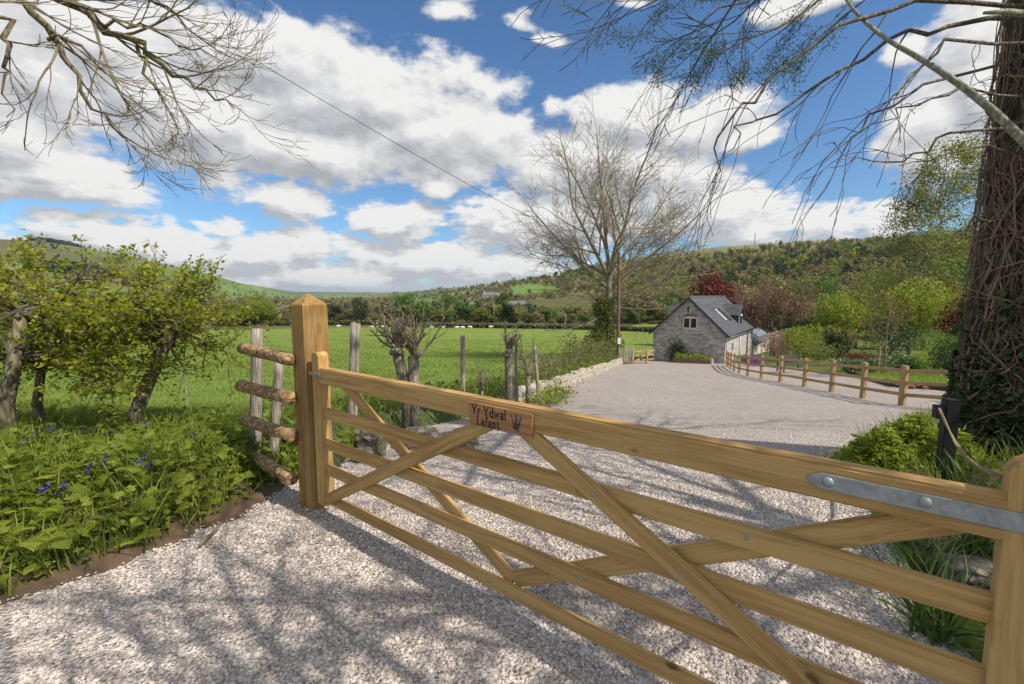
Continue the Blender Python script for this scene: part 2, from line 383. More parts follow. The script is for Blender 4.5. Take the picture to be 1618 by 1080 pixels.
def link(name, me, parent=None, loc=None, rot=None):
    o = bpy.data.objects.new(name, me); COL.objects.link(o)
    if parent: o.parent = parent
    if loc is not None: o.location = loc
    if rot is not None: o.rotation_euler = rot
    return o
def tag(o, label=None, cat=None, group=None, kind=None):
    if label: o['label'] = label
    if cat: o['category'] = cat
    if group: o['group'] = group
    if kind: o['kind'] = kind
    return o
def empty(name, loc, label, cat, group=None, rz=0):
    o = bpy.data.objects.new(name, None); COL.objects.link(o); o.empty_display_size = .2
    o.location = loc; o.rotation_euler = (0, 0, rz)
    return tag(o, label, cat, group)
def copy_tree(o, parent=None):
    c = o.copy(); COL.objects.link(c)
    if parent: c.parent = parent
    for ch in o.children: copy_tree(ch, c)
    return c

class MB:
    """collects polygons, builds one mesh"""
    def __init__(s): s.v = []; s.f = []; s.mi = []; s.cur = 0
    def add(s, vs, fs):
        b = len(s.v); s.v += [tuple(x) for x in vs]; s.f += [tuple(i + b for i in f) for f in fs]; s.mi += [s.cur] * len(fs)
    def box(s, x0, x1, y0, y1, z0, z1, bev=0.0, mat=None):
        vs = []
        if bev <= 0:
            vs = [(x, y, z) for x in (x0, x1) for y in (y0, y1) for z in (z0, z1)]
            fs = [(0, 1, 3, 2), (4, 6, 7, 5), (0, 4, 5, 1), (2, 3, 7, 6), (0, 2, 6, 4), (1, 5, 7, 3)]
        else:
            import bmesh
            bm = bmesh.new(); bmesh.ops.create_cube(bm, size=1)
            for v in bm.verts: v.co = Vector(((x0 + x1) / 2 + v.co.x * (x1 - x0), (y0 + y1) / 2 + v.co.y * (y1 - y0), (z0 + z1) / 2 + v.co.z * (z1 - z0)))
            bmesh.ops.bevel(bm, geom=list(bm.edges), offset=bev, segments=2, affect='EDGES')
            bm.verts.index_update(); vs = [v.co.copy() for v in bm.verts]; fs = [[v.index for v in f.verts] for f in bm.faces]; bm.free()
        if mat is not None: vs = [mat @ Vector(v) for v in vs]
        s.add(vs, fs)
    def tube(s, pts, rad, k=6, cap=True):
        pts = [Vector(p) for p in pts]; n = len(pts); b = len(s.v)
        up = None
        for i, p in enumerate(pts):
            d = (pts[min(i + 1, n - 1)] - pts[max(i - 1, 0)]); d = d.normalized() if d.length > 1e-9 else Vector((0, 0, 1))
            if up is None: up = Vector((1, 0, 0)) if abs(d.x) < .8 else Vector((0, 1, 0))
            a = (up - d * up.dot(d)).normalized(); c = d.cross(a); up = a
            r = rad[i] if hasattr(rad, '__len__') else rad
            for j in range(k):
                t = 2 * math.pi * j / k
                s.v.append(tuple(p + (a * math.cos(t) + c * math.sin(t)) * r))
        for i in range(n - 1):
            for j in range(k):
                q = b + i * k; s.f.append((q + j, q + (j + 1) % k, q + k + (j + 1) % k, q + k + j)); s.mi.append(s.cur)
        if cap:
            s.f.append(tuple(b + j for j in range(k))[::-1]); s.mi.append(s.cur)
            s.f.append(tuple(b + (n - 1) * k + j for j in range(k))); s.mi.append(s.cur)
    def build(s, name, mats, parent=None, loc=None, rot=None, smooth=False):
        me = bpy.data.meshes.new(name); me.from_pydata(s.v, [], s.f)
        if not isinstance(mats, (list, tuple)): mats = [mats]
        for m in mats: me.materials.append(m)
        if any(s.mi): me.polygons.foreach_set('material_index', s.mi)
        if smooth: me.polygons.foreach_set('use_smooth', [True] * len(me.polygons))
        me.update()
        return link(name, me, parent, loc, rot)

def rot_rand(n, tilt=None):
    """n random rotation matrices; tilt limits angle of local Z from world Z"""
    th = rng.uniform(0, 2 * np.pi, n)
    if tilt is None: ph = np.arccos(rng.uniform(-1, 1, n))
    else: ph = np.abs(rng.normal(0, tilt, n))
    ps = rng.uniform(0, 2 * np.pi, n)
    def Rz(a):
        c, s_ = np.cos(a), np.sin(a); z = np.zeros_like(a); o = np.ones_like(a)
        return np.stack([np.stack([c, -s_, z], -1), np.stack([s_, c, z], -1), np.stack([z, z, o], -1)], -2)
    def Ry(a):
        c, s_ = np.cos(a), np.sin(a); z = np.zeros_like(a); o = np.ones_like(a)
        return np.stack([np.stack([c, z, s_], -1), np.stack([z, o, z], -1), np.stack([-s_, z, c], -1)], -2)
    return Rz(th) @ Ry(ph) @ Rz(ps)
def bake(pv, pf, pos, rots, scale, tint=None, jit=0.0):
    """instances of a prototype baked into arrays (V,F,tint)"""
    n, m = len(pos), len(pv)
    sc = np.asarray(scale)
    if sc.ndim == 1: sc = sc[:, None].repeat(3, 1)
    P = pv[None] * sc[:, None, :]
    if jit: P = P * (1 + rng.uniform(-jit, jit, (n, m, 3)))
    V = np.einsum('nij,nmj->nmi', rots, P) + np.asarray(pos)[:, None, :]
    Fc = pf[None] + (np.arange(n) * m)[:, None, None]
    if tint is None: tint = rng.uniform(0, 1, n)
    return V.reshape(-1, 3), Fc.reshape(-1, pf.shape[1]), np.repeat(tint, m)
class Field:
    def __init__(s, k): s.k = k; s.V = []; s.F = []; s.T = []; s.n = 0
    def add(s, V, Fc, T): s.V.append(V); s.F.append(Fc + s.n); s.T.append(T); s.n += len(V)
    def mesh(s, name, mat, smooth=False):
        return raw_mesh(name, np.concatenate(s.V), np.concatenate(s.F), s.k, np.concatenate(s.T), [mat], smooth)
# prototypes
LEAF_V = np.array([(0, 0, 0), (.30, .42, .10), (0, 1, 0), (-.30, .42, .10)], float); LEAF_F = np.array([(0, 1, 2), (0, 2, 3)])
LOBE_V = np.array([(0, 0, 0), (.22, .2, .03), (.5, .42, .1), (.25, .55, .06), (.28, .9, .08), (0, 1.05, 0), (-.28, .9, .08), (-.25, .55, .06), (-.5, .42, .1), (-.22, .2, .03)], float)
LOBE_F = np.array([(0, 1, 9), (1, 2, 3), (1, 3, 7), (1, 7, 9), (7, 8, 9), (3, 4, 5), (3, 5, 7), (5, 6, 7)])
QUAD_V = np.array([(-.5, -.5, 0), (.5, -.5, 0), (.5, .5, .12), (-.5, .5, 0)], float); QUAD_F = np.array([(0, 1, 2), (0, 2, 3)])
BLADE_V = np.array([(-.5, 0, 0), (.5, 0, 0), (.4, .10, .45), (-.4, .10, .45), (.22, .34, .8), (-.22, .34, .8), (0, .62, 1.0)], float)
BLADE_F = np.array([(0, 1, 2), (0, 2, 3), (3, 2, 4), (3, 4, 5), (5, 4, 6)])
def frond_proto():
    v = []; f = []
    def leaflet(o, d, L, wd):
        o = np.array(o); d = np.array(d) / np.linalg.norm(d); sd = np.array([-d[1], d[0], 0.0]); b = len(v)
        v.extend([o, o + d * L * .5 + sd * wd, o + d * L + [0, 0, -.03], o + d * L * .5 - sd * wd]); f.extend([(b, b + 1, b + 2), (b, b + 2, b + 3)])
    for i in range(9):
        t = .15 + i * .095; z = .35 * t - .42 * t * t
        L = .46 * (1.05 - t)
        for sgn in (-1, 1):
            d0 = np.array([sgn * .85, .55, -.05]); d0 /= np.linalg.norm(d0)
            for j in range(4):
                u = (j + .6) / 4; o = np.array([0, t, z]) + d0 * L * u
                for s2 in (-1, 1):
                    leaflet(o, d0 + np.array([-.7 * s2 * d0[1], .7 * s2 * d0[0], 0]), L * .42 * (1.1 - u * .6), L * .085)
        leaflet((0, t, z), (0, 1, .05), .12, .02)
    return np.array(v), np.array(f)
FROND_V, FROND_F = frond_proto()
def ico():
    t = (1 + 5 ** .5) / 2
    v = np.array([(-1, t, 0), (1, t, 0), (-1, -t, 0), (1, -t, 0), (0, -1, t), (0, 1, t), (0, -1, -t), (0, 1, -t), (t, 0, -1), (t, 0, 1), (-t, 0, -1), (-t, 0, 1)], float)
    f = np.array([(0, 11, 5), (0, 5, 1), (0, 1, 7), (0, 7, 10), (0, 10, 11), (1, 5, 9), (5, 11, 4), (11, 10, 2), (10, 7, 6), (7, 1, 8), (3, 9, 4), (3, 4, 2), (3, 2, 6), (3, 6, 8), (3, 8, 9), (4, 9, 5), (2, 4, 11), (6, 2, 10), (8, 6, 7), (9, 8, 1)])
    return v / np.linalg.norm(v[0]), f
ICO_V, ICO_F = ico()

# ------------------------------------------------------------------ terrain
ZY = [-400, 3.2, 5, 8, 12.2, 15, 17.5, 20, 25, 27.3, 36, 60, 100, 150, 400, 9000]
ZZ = [0, 0, -.22, -.72, -1.36, -1.63, -1.87, -2.13, -2.70, -2.95, -3.80, -5.5, -7.6, -9.2, -12, -14]
_ys = np.concatenate([np.linspace(-10, 200, 2101), np.linspace(201, 9000, 400)])
_zs = np.interp(_ys, ZY, ZZ); _k = np.hanning(31); _k /= _k.sum()
_zs[15:2000] = np.convolve(_zs, _k, 'same')[15:2000]
def zp(Y): return np.interp(Y, _ys, _zs)
def G(px, py):
    d = ray(px, py); t = np.geomspace(.3, 900, 6000)
    below = EYE + d[2] * t < zp(d[1] * t)
    t = t[np.argmax(below)]
    return Vector((d[0] * t, d[1] * t, float(zp(d[1] * t))))
SKY_PX = [-900, -200, 0, 60, 110, 190, 250, 320, 380, 440, 470, 540, 600, 640, 700, 760, 800, 870, 930, 1000, 1060, 1130, 1200, 1280, 1350, 1450, 1530, 1618, 1900, 2600]
SKY_PY = [380, 372, 378, 381, 388, 402, 415, 430, 447, 457, 461, 461, 462, 461, 456, 452, 446, 438, 424, 408, 400, 391, 386, 381, 378, 375, 371, 368, 360, 380]
SKY_D = [1300, 1400, 1400, 1400, 1450, 1500, 1600, 1900, 2300, 3600, 4500, 4500, 4200, 3000, 1700, 1100, 950, 850, 800, 780, 760, 740, 720, 700, 700, 680, 660, 640, 600, 600]
SKY_D0 = [420, 420, 420, 420, 430, 450, 520, 700, 900, 1400, 1500, 1500, 1200, 800, 420, 260, 210, 190, 170, 150, 140, 130, 120, 110, 100, 90, 85, 80, 80, 80]
_ta = []; _te = []
for a_, b_ in zip(SKY_PX, SKY_PY):
    d = ray(a_, b_); _ta.append(math.atan2(d[0], d[1])); _te.append(d[2] / math.hypot(d[0], d[1]))
def terrain(X, Y):
    X = np.asarray(X, float); Y = np.asarray(Y, float)
    d = np.hypot(X, Y); a = np.arctan2(X, Y)
    base = zp(np.where(d < 150, np.maximum(Y, -5), np.maximum(Y, d * .35)))
    e = np.interp(a, _ta, _te); d1 = np.interp(a, _ta, SKY_D); d0 = np.interp(a, _ta, SKY_D0)
    crest = EYE + e * d1
    u = np.clip((d - d0) / (d1 - d0), 0, 1); s = u * u * (3 - 2 * u) * .55 + u * .45
    front = np.clip((1.75 - np.abs(a)) / .35, 0, 1)
    hill = (crest - base) * s * front
    beyond = np.clip((d - d1) / d1, 0, 3) * -40 * front
    und = (np.sin(X * .013 + 1) * np.cos(Y * .011) * 3 + np.sin(X * .031) * np.sin(Y * .027 + 2) * 1.5) * np.clip((d - d0) / 300, 0, 1) * np.clip((d1 * .93 - d) / 100, 0, 1) * front
    small = (np.sin(X * 1.3 + np.sin(Y * .7)) * np.cos(Y * 1.1) * .04 + np.sin(X * .35) * np.cos(Y * .3) * .1) * np.clip((d - 6) / 6, 0, 1) * np.clip((-X - .3 * Y + .5) / 3, 0, 1)
    return base + hill + beyond + und + small
# drive outline (inside = gravel)
WALLP = [(575, 700), (640, 682), (700, 668), (760, 655), (815, 640), (870, 620), (930, 596), (990, 570)]
wall_line = [G(*p) for p in WALLP]
fence_pts = []
for (px, Y) in ((1437, 12.2), (1373, 13.8), (1322, 15.5), (1278, 17.3), (1239, 19.3), (1208, 21.2), (1186, 23.2), (1172, 25.2), (1164, 27.2), (1158, 29.2), (1154, 31.2), (1151, 33.2)):
    X = (px - 809) / F * (Y * 1.0); fence_pts.append(Vector((X, Y, float(zp(Y)))))
DRIVE = [(-60, -6), (-12.4, -6), (-5.6, -1.2), (-3.85, 1.3), (-3.2, 2.1), (-2.65, 2.9), (-2.4, 3.45), (-2.2, 4.3), (-1.9, 4.6)]
DRIVE += [(v.x, v.y) for v in wall_line] + [(9.9, 38.2), (12.3, 40.5), (18.5, 35.8)]
DRIVE += [(19.5, 30), (17, 24), (15.6, 18), (14.6, 13.5), (12.5, 10.6), (10.2, 10.2), (7.4, 8.6), (5.6, 7.0), (4.0, 5.5), (3.35, 4.4), (2.75, 3.3), (2.35, 2.5), (2.12, 2.0), (2.05, 1.2), (2.6, .2), (5, -1.5), (14, -6)]
DR = np.array(DRIVE)
def inside(x, y, poly=DR):
    x = np.asarray(x); y = np.asarray(y); c = np.zeros(x.shape, bool); n = len(poly)
    for i in range(n):
        x0, y0 = poly[i]; x1, y1 = poly[(i + 1) % n]
        hit = ((y0 > y) != (y1 > y)) & (x < (x1 - x0) * (y - y0) / ((y1 - y0) if y1 != y0 else 1e-9) + x0)
        c ^= hit
    return c
def seg_dist(x, y, poly=DR):
    d = np.full(np.shape(x), 1e9)
    for i in range(len(poly)):
        a = poly[i]; b = poly[(i + 1) % len(poly)]; ab = b - a; L = (ab ** 2).sum()
        t = np.clip(((x - a[0]) * ab[0] + (y - a[1]) * ab[1]) / L, 0, 1)
        d = np.minimum(d, np.hypot(x - a[0] - t * ab[0], y - a[1] - t * ab[1]))
    return d
# ground sheet, polar grid
NA, NR = 900, 330
fr = np.linspace(0, 1, NA // 6 * 5, endpoint=False) * R(124) - R(62)
bk = R(62) + np.linspace(0, 1, NA - len(fr), endpoint=False) * R(236)
angs = np.concatenate([fr, bk]); rad = np.concatenate([[0.15], np.geomspace(.5, 14000, NR - 1)])
AA, RR = np.meshgrid(angs, rad); GX = RR * np.sin(AA); GY = RR * np.cos(AA); GZ = terrain(GX, GY)
near = (RR < 60)
ins = np.zeros_like(near); ins[near] = inside(GX[near], GY[near])
GZ[ins] -= 0.22
v_ = np.stack([GX, GY, GZ], -1).reshape(-1, 3)
i0 = (np.arange(NR - 1)[:, None] * NA + np.arange(NA)[None, :]); j1 = (np.arange(NA) + 1) % NA
i1 = (np.arange(NR - 1)[:, None] * NA + j1[None, :])
q_ = np.stack([i0, i0 + NA, i1 + NA, i1], -1).reshape(-1, 4)[:, ::-1]
gm = raw_mesh('ground', v_, q_, 4, None, [M['ground']], True)
# land cover: fields of different greens, rough hillside; farthest ground painted hazy blue
fx, fy = GX.ravel(), GY.ravel(); dd_ = np.hypot(fx, fy); aa_ = np.arctan2(fx, fy)
seeds = np.column_stack([rng.uniform(-2600, 2600, 420), rng.uniform(150, 3800, 420)]); sc_ = rng.uniform(0, 1, 420); sb_ = rng.uniform(.75, 1.15, 420)
colr = np.zeros((len(fx), 3)); colr[:] = (.155, .215, .042)
far = np.where(dd_ > 165)[0]
for ch in np.array_split(far, 60):
    dist = (fx[ch, None] - seeds[None, :, 0]) ** 2 + (fy[ch, None] * 1.0 - seeds[None, :, 1]) ** 2
    k = dist.argmin(1); c = np.array([(.13, .20, .045)]) * sb_[k][:, None]
    bro = sc_[k] > .74; c[bro] = np.array((.13, .13, .05)) * sb_[k][bro][:, None]
    colr[ch] = c
def smoothn(x, lo, hi): u = np.clip((x - lo) / (hi - lo), 0, 1); return u * u * (3 - 2 * u)
pxs = 809 + F * np.tan(np.clip(aa_, -1.4, 1.4))
_sl = (GZ.ravel() - EYE) / np.maximum(dd_, 1); pys = HZ - F * _sl / np.cos(np.clip(aa_, -1.2, 1.2))
CLEAR = [(845, 458, 38, 9), (880, 486, 55, 15), (735, 484, 42, 8), (660, 478, 30, 6), (960, 492, 60, 12), (818, 468, 16, 6), (1060, 470, 30, 7), (925, 470, 30, 7)]
grn = np.zeros(len(fx))
for (a_, b_, c_, d_) in CLEAR: grn = np.maximum(grn, 1 - smoothn(((pxs - a_) / c_) ** 2 + ((pys - b_) / d_) ** 2, .8, 1.3))
rough = smoothn(pxs, 640, 760) * smoothn(dd_, 175, 250) * (1 - grn * (1 - smoothn(pxs, 1090, 1130)))
colr = colr * (1 - rough[:, None]) + np.array((.175, .165, .07)) * rough[:, None]
d1_ = np.interp(aa_, _ta, SKY_D)
moor = smoothn(dd_ / d1_, .72, .9) * smoothn(pxs, 900, 1000); colr = colr * (1 - moor[:, None]) + np.array((.20, .20, .085)) * moor[:, None]
blue = smoothn(dd_, 2300, 4200); colr = colr * (1 - blue[:, None]) + np.array((.075, .105, .085)) * blue[:, None]  # haze put into the ground colour: bluish with distance from the viewer
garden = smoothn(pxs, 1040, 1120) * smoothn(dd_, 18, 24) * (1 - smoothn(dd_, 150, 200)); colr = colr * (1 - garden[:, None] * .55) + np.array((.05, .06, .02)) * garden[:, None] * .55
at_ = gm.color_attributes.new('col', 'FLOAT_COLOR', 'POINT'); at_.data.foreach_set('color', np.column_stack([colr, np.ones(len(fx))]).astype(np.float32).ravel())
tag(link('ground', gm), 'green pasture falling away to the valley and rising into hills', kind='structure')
# gravel drive sheet: grid clipped to the outline
def sheet(name, poly, dz, step, mat, zfun, label, ygrow=1.0):
    import bmesh
    bm = bmesh.new()
    vs = [bm.verts.new((x, y, 0)) for x, y in poly]; bm.faces.new(vs)
    xs = [p[0] for p in poly]; ys = [p[1] for p in poly]
    y = min(ys)
    cuts = []
    while y < max(ys): cuts.append(y); y += step * (1 + max(0, y) * .06)
    for c in cuts[1:]: bmesh.ops.bisect_plane(bm, geom=bm.verts[:] + bm.edges[:] + bm.faces[:], plane_co=(0, c, 0), plane_no=(0, 1, 0))
    for c in np.arange(max(-10, min(xs)), min(20, max(xs)), 1.6): bmesh.ops.bisect_plane(bm, geom=bm.verts[:] + bm.edges[:] + bm.faces[:], plane_co=(c, 0, 0), plane_no=(1, 0, 0))
    bmesh.ops.triangulate(bm, faces=bm.faces[:])
    for v in bm.verts: v.co.z = zfun(v.co.x, v.co.y) + dz
    bmesh.ops.recalc_face_normals(bm, faces=bm.faces[:])
    if sum(f.normal.z for f in bm.faces) < 0: bmesh.ops.reverse_faces(bm, faces=bm.faces[:])
    me = bpy.data.meshes.new(name); bm.to_mesh(me); bm.free(); me.materials.append(mat)
    for p in me.polygons: p.use_smooth = True
    return tag(link(name, me), label, kind='structure')
zpf = lambda x, y: float(zp(max(y, -5)))
sheet('gravel_drive', DRIVE, 0.0, .5, M['gravel'], zpf, 'pale limestone gravel drive running down to the barn')
# raised verge between wall and field
VL = [(-1.75, 4.5)] + [(v.x, v.y) for v in wall_line] + [(9.7, 38.5)]
def verge_mesh():
    vs = []; fs = []; cols = 9
    n = 70; L = np.array(VL); tt = np.linspace(0, len(L) - 1, n)
    for i, t in enumerate(tt):
        a = int(min(t, len(L) - 2)); f = t - a; p = L[a] * (1 - f) + L[a + 1] * f
        wd = 1.5 + 1.6 * min(1, i / 30)
        for j in range(cols):
            u = j / (cols - 1); x = p[0] - u * wd; y = p[1] + u * .35
            h = .36 * math.sin(min(1, u / .22) * math.pi / 2) * (1 - max(0, (u - .55) / .45) ** 1.5 * 1.25)
            if j == 0: h = -.12
            vs.append((x, y, float(terrain(x, y)) + h + .05 * math.sin(i * 1.7 + j * 2.1) * (0 < j < cols - 1)))
    for i in range(n - 1):
        for j in range(cols - 1):
            q = i * cols + j; fs.append((q, q + 1, q + cols + 1, q + cols))
    m = MB(); m.add(vs, fs); return m.build('grass_verge', M['verge'], smooth=True)
tag(verge_mesh(), 'raised grassy verge along the stone edging of the drive', kind='structure')
def verge_h(x, y):
    """height over terrain of the raised verge at x,y (approx)"""
    L = np.array(VL); yy = np.clip(y, L[0, 1], L[-1, 1]); ex = np.interp(yy, L[:, 1], L[:, 0]); i = np.clip((yy - 4.5) / 14, 0, 1)
    u = (ex - x) / (1.5 + 1.6 * i)
    h = .36 * np.sin(np.minimum(1, np.maximum(u, 0) / .22) * np.pi / 2) * (1 - np.maximum(0, (np.minimum(u, 1) - .55) / .45) ** 1.5 * 1.25)
    return np.where((u > 0) & (u < 1) & (y > 4.3), h, 0)
def gz(x, y): return terrain(x, y) + verge_h(np.asarray(x, float), np.asarray(y, float))
# left bank soil/grass rise beside the lane
LB = [(-60, -6.1), (-12, -6.05), (-5.22, -1.2), (-3.42, 1.3), (-2.77, 2.1), (-2.22, 2.9), (-2.0, 3.4), (-2.05, 4.6), (-3.2, 6.5), (-7, 7.5), (-14, 7), (-60, 6)]
LBa = np.array(LB)
def bank_h(x, y):
    ins_ = inside(x, y, LBa); d = seg_dist(x, y, LBa[1:8][:, :]) if False else seg_dist(x, y, LBa)
    return np.where(ins_, .26 * smoothn(d, 0, .9) + .05 * np.sin(np.asarray(x) * 3.1) * np.sin(np.asarray(y) * 2.7) * smoothn(d, .2, .8), 0)
def bank_mesh():
    xs = np.arange(-12, -1.8, .16); ys = np.arange(-2, 7.6, .16); X, Y = np.meshgrid(xs, ys)
    Z = terrain(X, Y) + bank_h(X, Y) + np.where(inside(X, Y, LBa), .02, -.25)
    V = np.stack([X, Y, Z], -1).reshape(-1, 3); nx = len(xs); i = (np.arange(len(ys) - 1)[:, None] * nx + np.arange(nx - 1)[None]); q = np.stack([i, i + 1, i + nx + 1, i + nx], -1).reshape(-1, 4)
    return link('earth_bank', raw_mesh('earth_bank', V, q, 4, None, [M['soil']], True))
tag(bank_mesh(), 'brown earth bank beside the lane under the green undergrowth', kind='structure')
def bz(x, y): return terrain(x, y) + bank_h(np.asarray(x, float), np.asarray(y, float))
# raised bed at the right by the ivy trunk
RBa = np.array([(2.22, 1.2), (2.28, 2.0), (2.5, 2.5), (2.9, 3.3), (3.5, 4.4), (4.15, 5.5), (5.7, 6.9), (7.4, 8.4), (10.2, 9.8), (12, 9), (14, 4), (12, 0), (5, -1.3), (2.7, .3)])
def bed_h(x, y):
    return np.where(inside(x, y, RBa), .12 * smoothn(seg_dist(x, y, RBa), 0, .35) + .04, 0)
def bed_mesh():
    xs = np.arange(2, 14, .14); ys = np.arange(-1.6, 10.2, .14); X, Y = np.meshgrid(xs, ys)
    Z = zp(np.maximum(Y, -5)) + bed_h(X, Y) + np.where(inside(X, Y, RBa), 0, -.15)
    V = np.stack([X, Y, Z], -1).reshape(-1, 3); nx = len(xs); i = (np.arange(len(ys) - 1)[:, None] * nx + np.arange(nx - 1)[None]); q = np.stack([i, i + 1, i + nx + 1, i + nx], -1).reshape(-1, 4)
    return link('planting_bed', raw_mesh('planting_bed', V, q, 4, None, [M['soil']], True))
tag(bed_mesh(), 'raised earth bed around the foot of the ivy trunk', kind='structure')
def rz_(x, y): return zp(np.maximum(y, -5)) + bed_h(np.asarray(x, float), np.asarray(y, float))
# loose chips on the near gravel
def chips_mesh():
    n = 300000
    Y = 1.2 + 8.3 * rng.uniform(0, 1, n) ** .95; X = rng.uniform(-1.18, 1.18, n) * Y
    keep = inside(X, Y) & (rng.uniform(0, 1, n) < np.clip(2.6 / Y, 0, 1) ** .45 * np.clip((9.3 - Y) / 4.2, 0, 1))
    X, Y = X[keep], Y[keep]; n = len(X)
    s = rng.lognormal(math.log(.0056), .36, n); sc = np.stack([s * rng.uniform(.9, 1.7, n), s * rng.uniform(.8, 1.2, n), s * rng.uniform(.45, .85, n)], 1)
    pos = np.stack([X, Y, zp(Y) - .0005], 1)
    m_ = 1100; tt = rng.uniform(0, 6, m_); L = LBa[1:8]; i = np.minimum(tt.astype(int), 5); f = tt - i   # chips kicked onto the bank
    off = np.abs(rng.normal(0, .16, m_)); ex = L[i, 0] * (1 - f) + L[i + 1, 0] * f - off * .8; ey = L[i, 1] * (1 - f) + L[i + 1, 1] * f + off * .5
    s2 = rng.lognormal(math.log(.0065), .35, m_)
    pos = np.concatenate([pos, np.stack([ex, ey, bz(ex, ey) + .012], 1)]); sc = np.concatenate([sc, np.stack([s2 * 1.2, s2, s2 * .7], 1)]); n = len(pos)
    V, Fc, T = bake(ICO_V, ICO_F, pos, rot_rand(n, .24), sc, None, .22)
    return link('gravel', raw_mesh('gravel', V, Fc, 3, T, [M['chips']]))
tag(chips_mesh(), 'loose pale limestone chips on the near drive', kind='stuff')

# ------------------------------------------------------------------ five-bar gate
GA = R(-39.3)
GO = Vector((-1.497, 3.46, 0.0))
gate = empty('field_gate', GO, 'new golden timber five-bar gate with crossed braces and carved house name plate', 'gate', rz=GA)
def stile(name, s0, w, z1, dep):
    m = MB(); n = 10; z0 = .03
    prof = [(-w / 2, z0), (w / 2, z0)]
    r = w / 2
    zc = z1 - r * .75
    for i in range(n + 1):
        t = math.pi * i / n; prof.append((r * math.cos(t), zc + r * .75 * math.sin(t)))
    k = len(prof)
    # local x along the stile so the grain runs up it
    vs = [(z, x, -dep / 2) for x, z in prof] + [(z, x, dep / 2) for x, z in prof]
    fs = [tuple(range(k)), tuple(range(2 * k - 1, k - 1, -1))] + [((i + 1) % k, i, k + i, k + (i + 1) % k) for i in range(k)]
    m.add(vs, fs)
    o = m.build(name, M['gate'], gate)
    # x->z , y->x , z->y
    o.matrix_local = Matrix(((0, 1, 0, s0 + w / 2), (0, 0, 1, 0), (1, 0, 0, 0), (0, 0, 0, 1)))
    bv = o.modifiers.new('b', 'BEVEL'); bv.width = .006; bv.segments = 2
    return o
stile('stile', 0.0, .10, 1.225, .085)
stile('stile', 3.625, .16, 1.245, .079)
def plank(name, p0, p1, h, th, y, mat=M['gate'], bev=.005, parent=gate):
    """board in the gate plane from (s,z) p0 to p1"""
    L = math.hypot(p1[0] - p0[0], p1[1] - p0[1]); a = math.atan2(p1[1] - p0[1], p1[0] - p0[0])
    m = MB(); m.box(0, L, -th / 2, th / 2, -h / 2, h / 2, bev)
    return m.build(name, mat, parent, (p0[0], y, p0[1]), (0, -a, 0))
plank('top_rail', (.06, 1.048), (3.65, 1.066), .118, .076, 0, bev=.008)
for (za, zb, h) in ((.757, .800, .086), (.515, .585, .086), (.312, .385, .086), (.082, .140, .078)):
    plank('rail', (.06, za), (3.635, zb), h, .028, 0)
plank('brace', (.10, .075), (1.83, 1.01), .085, .022, -.0265)
plank('brace', (2.02, 1.01), (3.58, .17), .085, .022, -.0265)
plank('brace', (.29, 1.03), (1.93, .155), .085, .022, .0265)
plank('brace', (1.93, .165), (3.56, 1.03), .085, .022, .0265)
strap = MB()
L0, L1, hs = 3.19, 4.05, .052
vs = []
for y in (-.0460, -.0402):
    vs += [(L0, y, -.008), (L0 + .035, y, -hs / 2), (L1, y, -hs / 2 - .004), (L1, y, hs / 2 - .004), (L0 + .035, y, hs / 2), (L0, y, .008)]
strap.add(vs, [(0, 1, 2, 3, 4, 5), (11, 10, 9, 8, 7, 6)] + [(i, i + 6, (i + 1) % 6 + 6, (i + 1) % 6) for i in range(6)])
for y in (-.108, -.1015): pass
st = strap.build('hinge_strap', M['galv'], gate, (0, 0, 1.052), (0, R(-.3), 0))
st.modifiers.new('b', 'BEVEL').width = .002
def dome(m, c, r, h, k=12, axis=-1):
    rings = 4; b = len(m.v); vs = []
    for i in range(rings):
        t = i / (rings - 1) * math.pi / 2 * .97
        for j in range(k):
            a = 2 * math.pi * j / k; vs.append((c[0] + r * math.cos(t) * math.cos(a), c[1] + axis * h * math.sin(t), c[2] + r * math.cos(t) * math.sin(a)))
    fs = [(i * k + j, i * k + (j + 1) % k, (i + 1) * k + (j + 1) % k, (i + 1) * k + j) for i in range(rings - 1) for j in range(k)] + [tuple(range((rings - 1) * k, rings * k))]
    m.add(vs, fs)
for s in (3.245, 3.47, 3.70):
    m = MB(); dome(m, (s, -.046, .001), .017, .010); m.build('bolt', M['galv'], st, smooth=True)
# coach bolts where braces cross the rails
for (s, z, y) in ((.56, .328, -.0375), (.94, .535, -.0375), (1.37, .765, -.0375), (.42, .322, -.014), (1.02, .535, -.014), (1.30, .332, -.014), (1.78, .112, -.014), (1.9, .11, -.014), (2.42, .79, -.0375), (2.81, .575, -.0375), (2.9, .568, -.014), (2.35, .36, -.014), (3.02, .795, -.014), (3.3, .36, -.0375)):
    m = MB(); dome(m, (s, y, z), .010, .006, 8); m.build('bolt', M['galv'], gate, smooth=True)
m = MB(); m.box(-.03, .13, -.052, -.0385, -.012, .012, .002); m.build('latch', M['galv'], gate, (0, 0, 1.06))
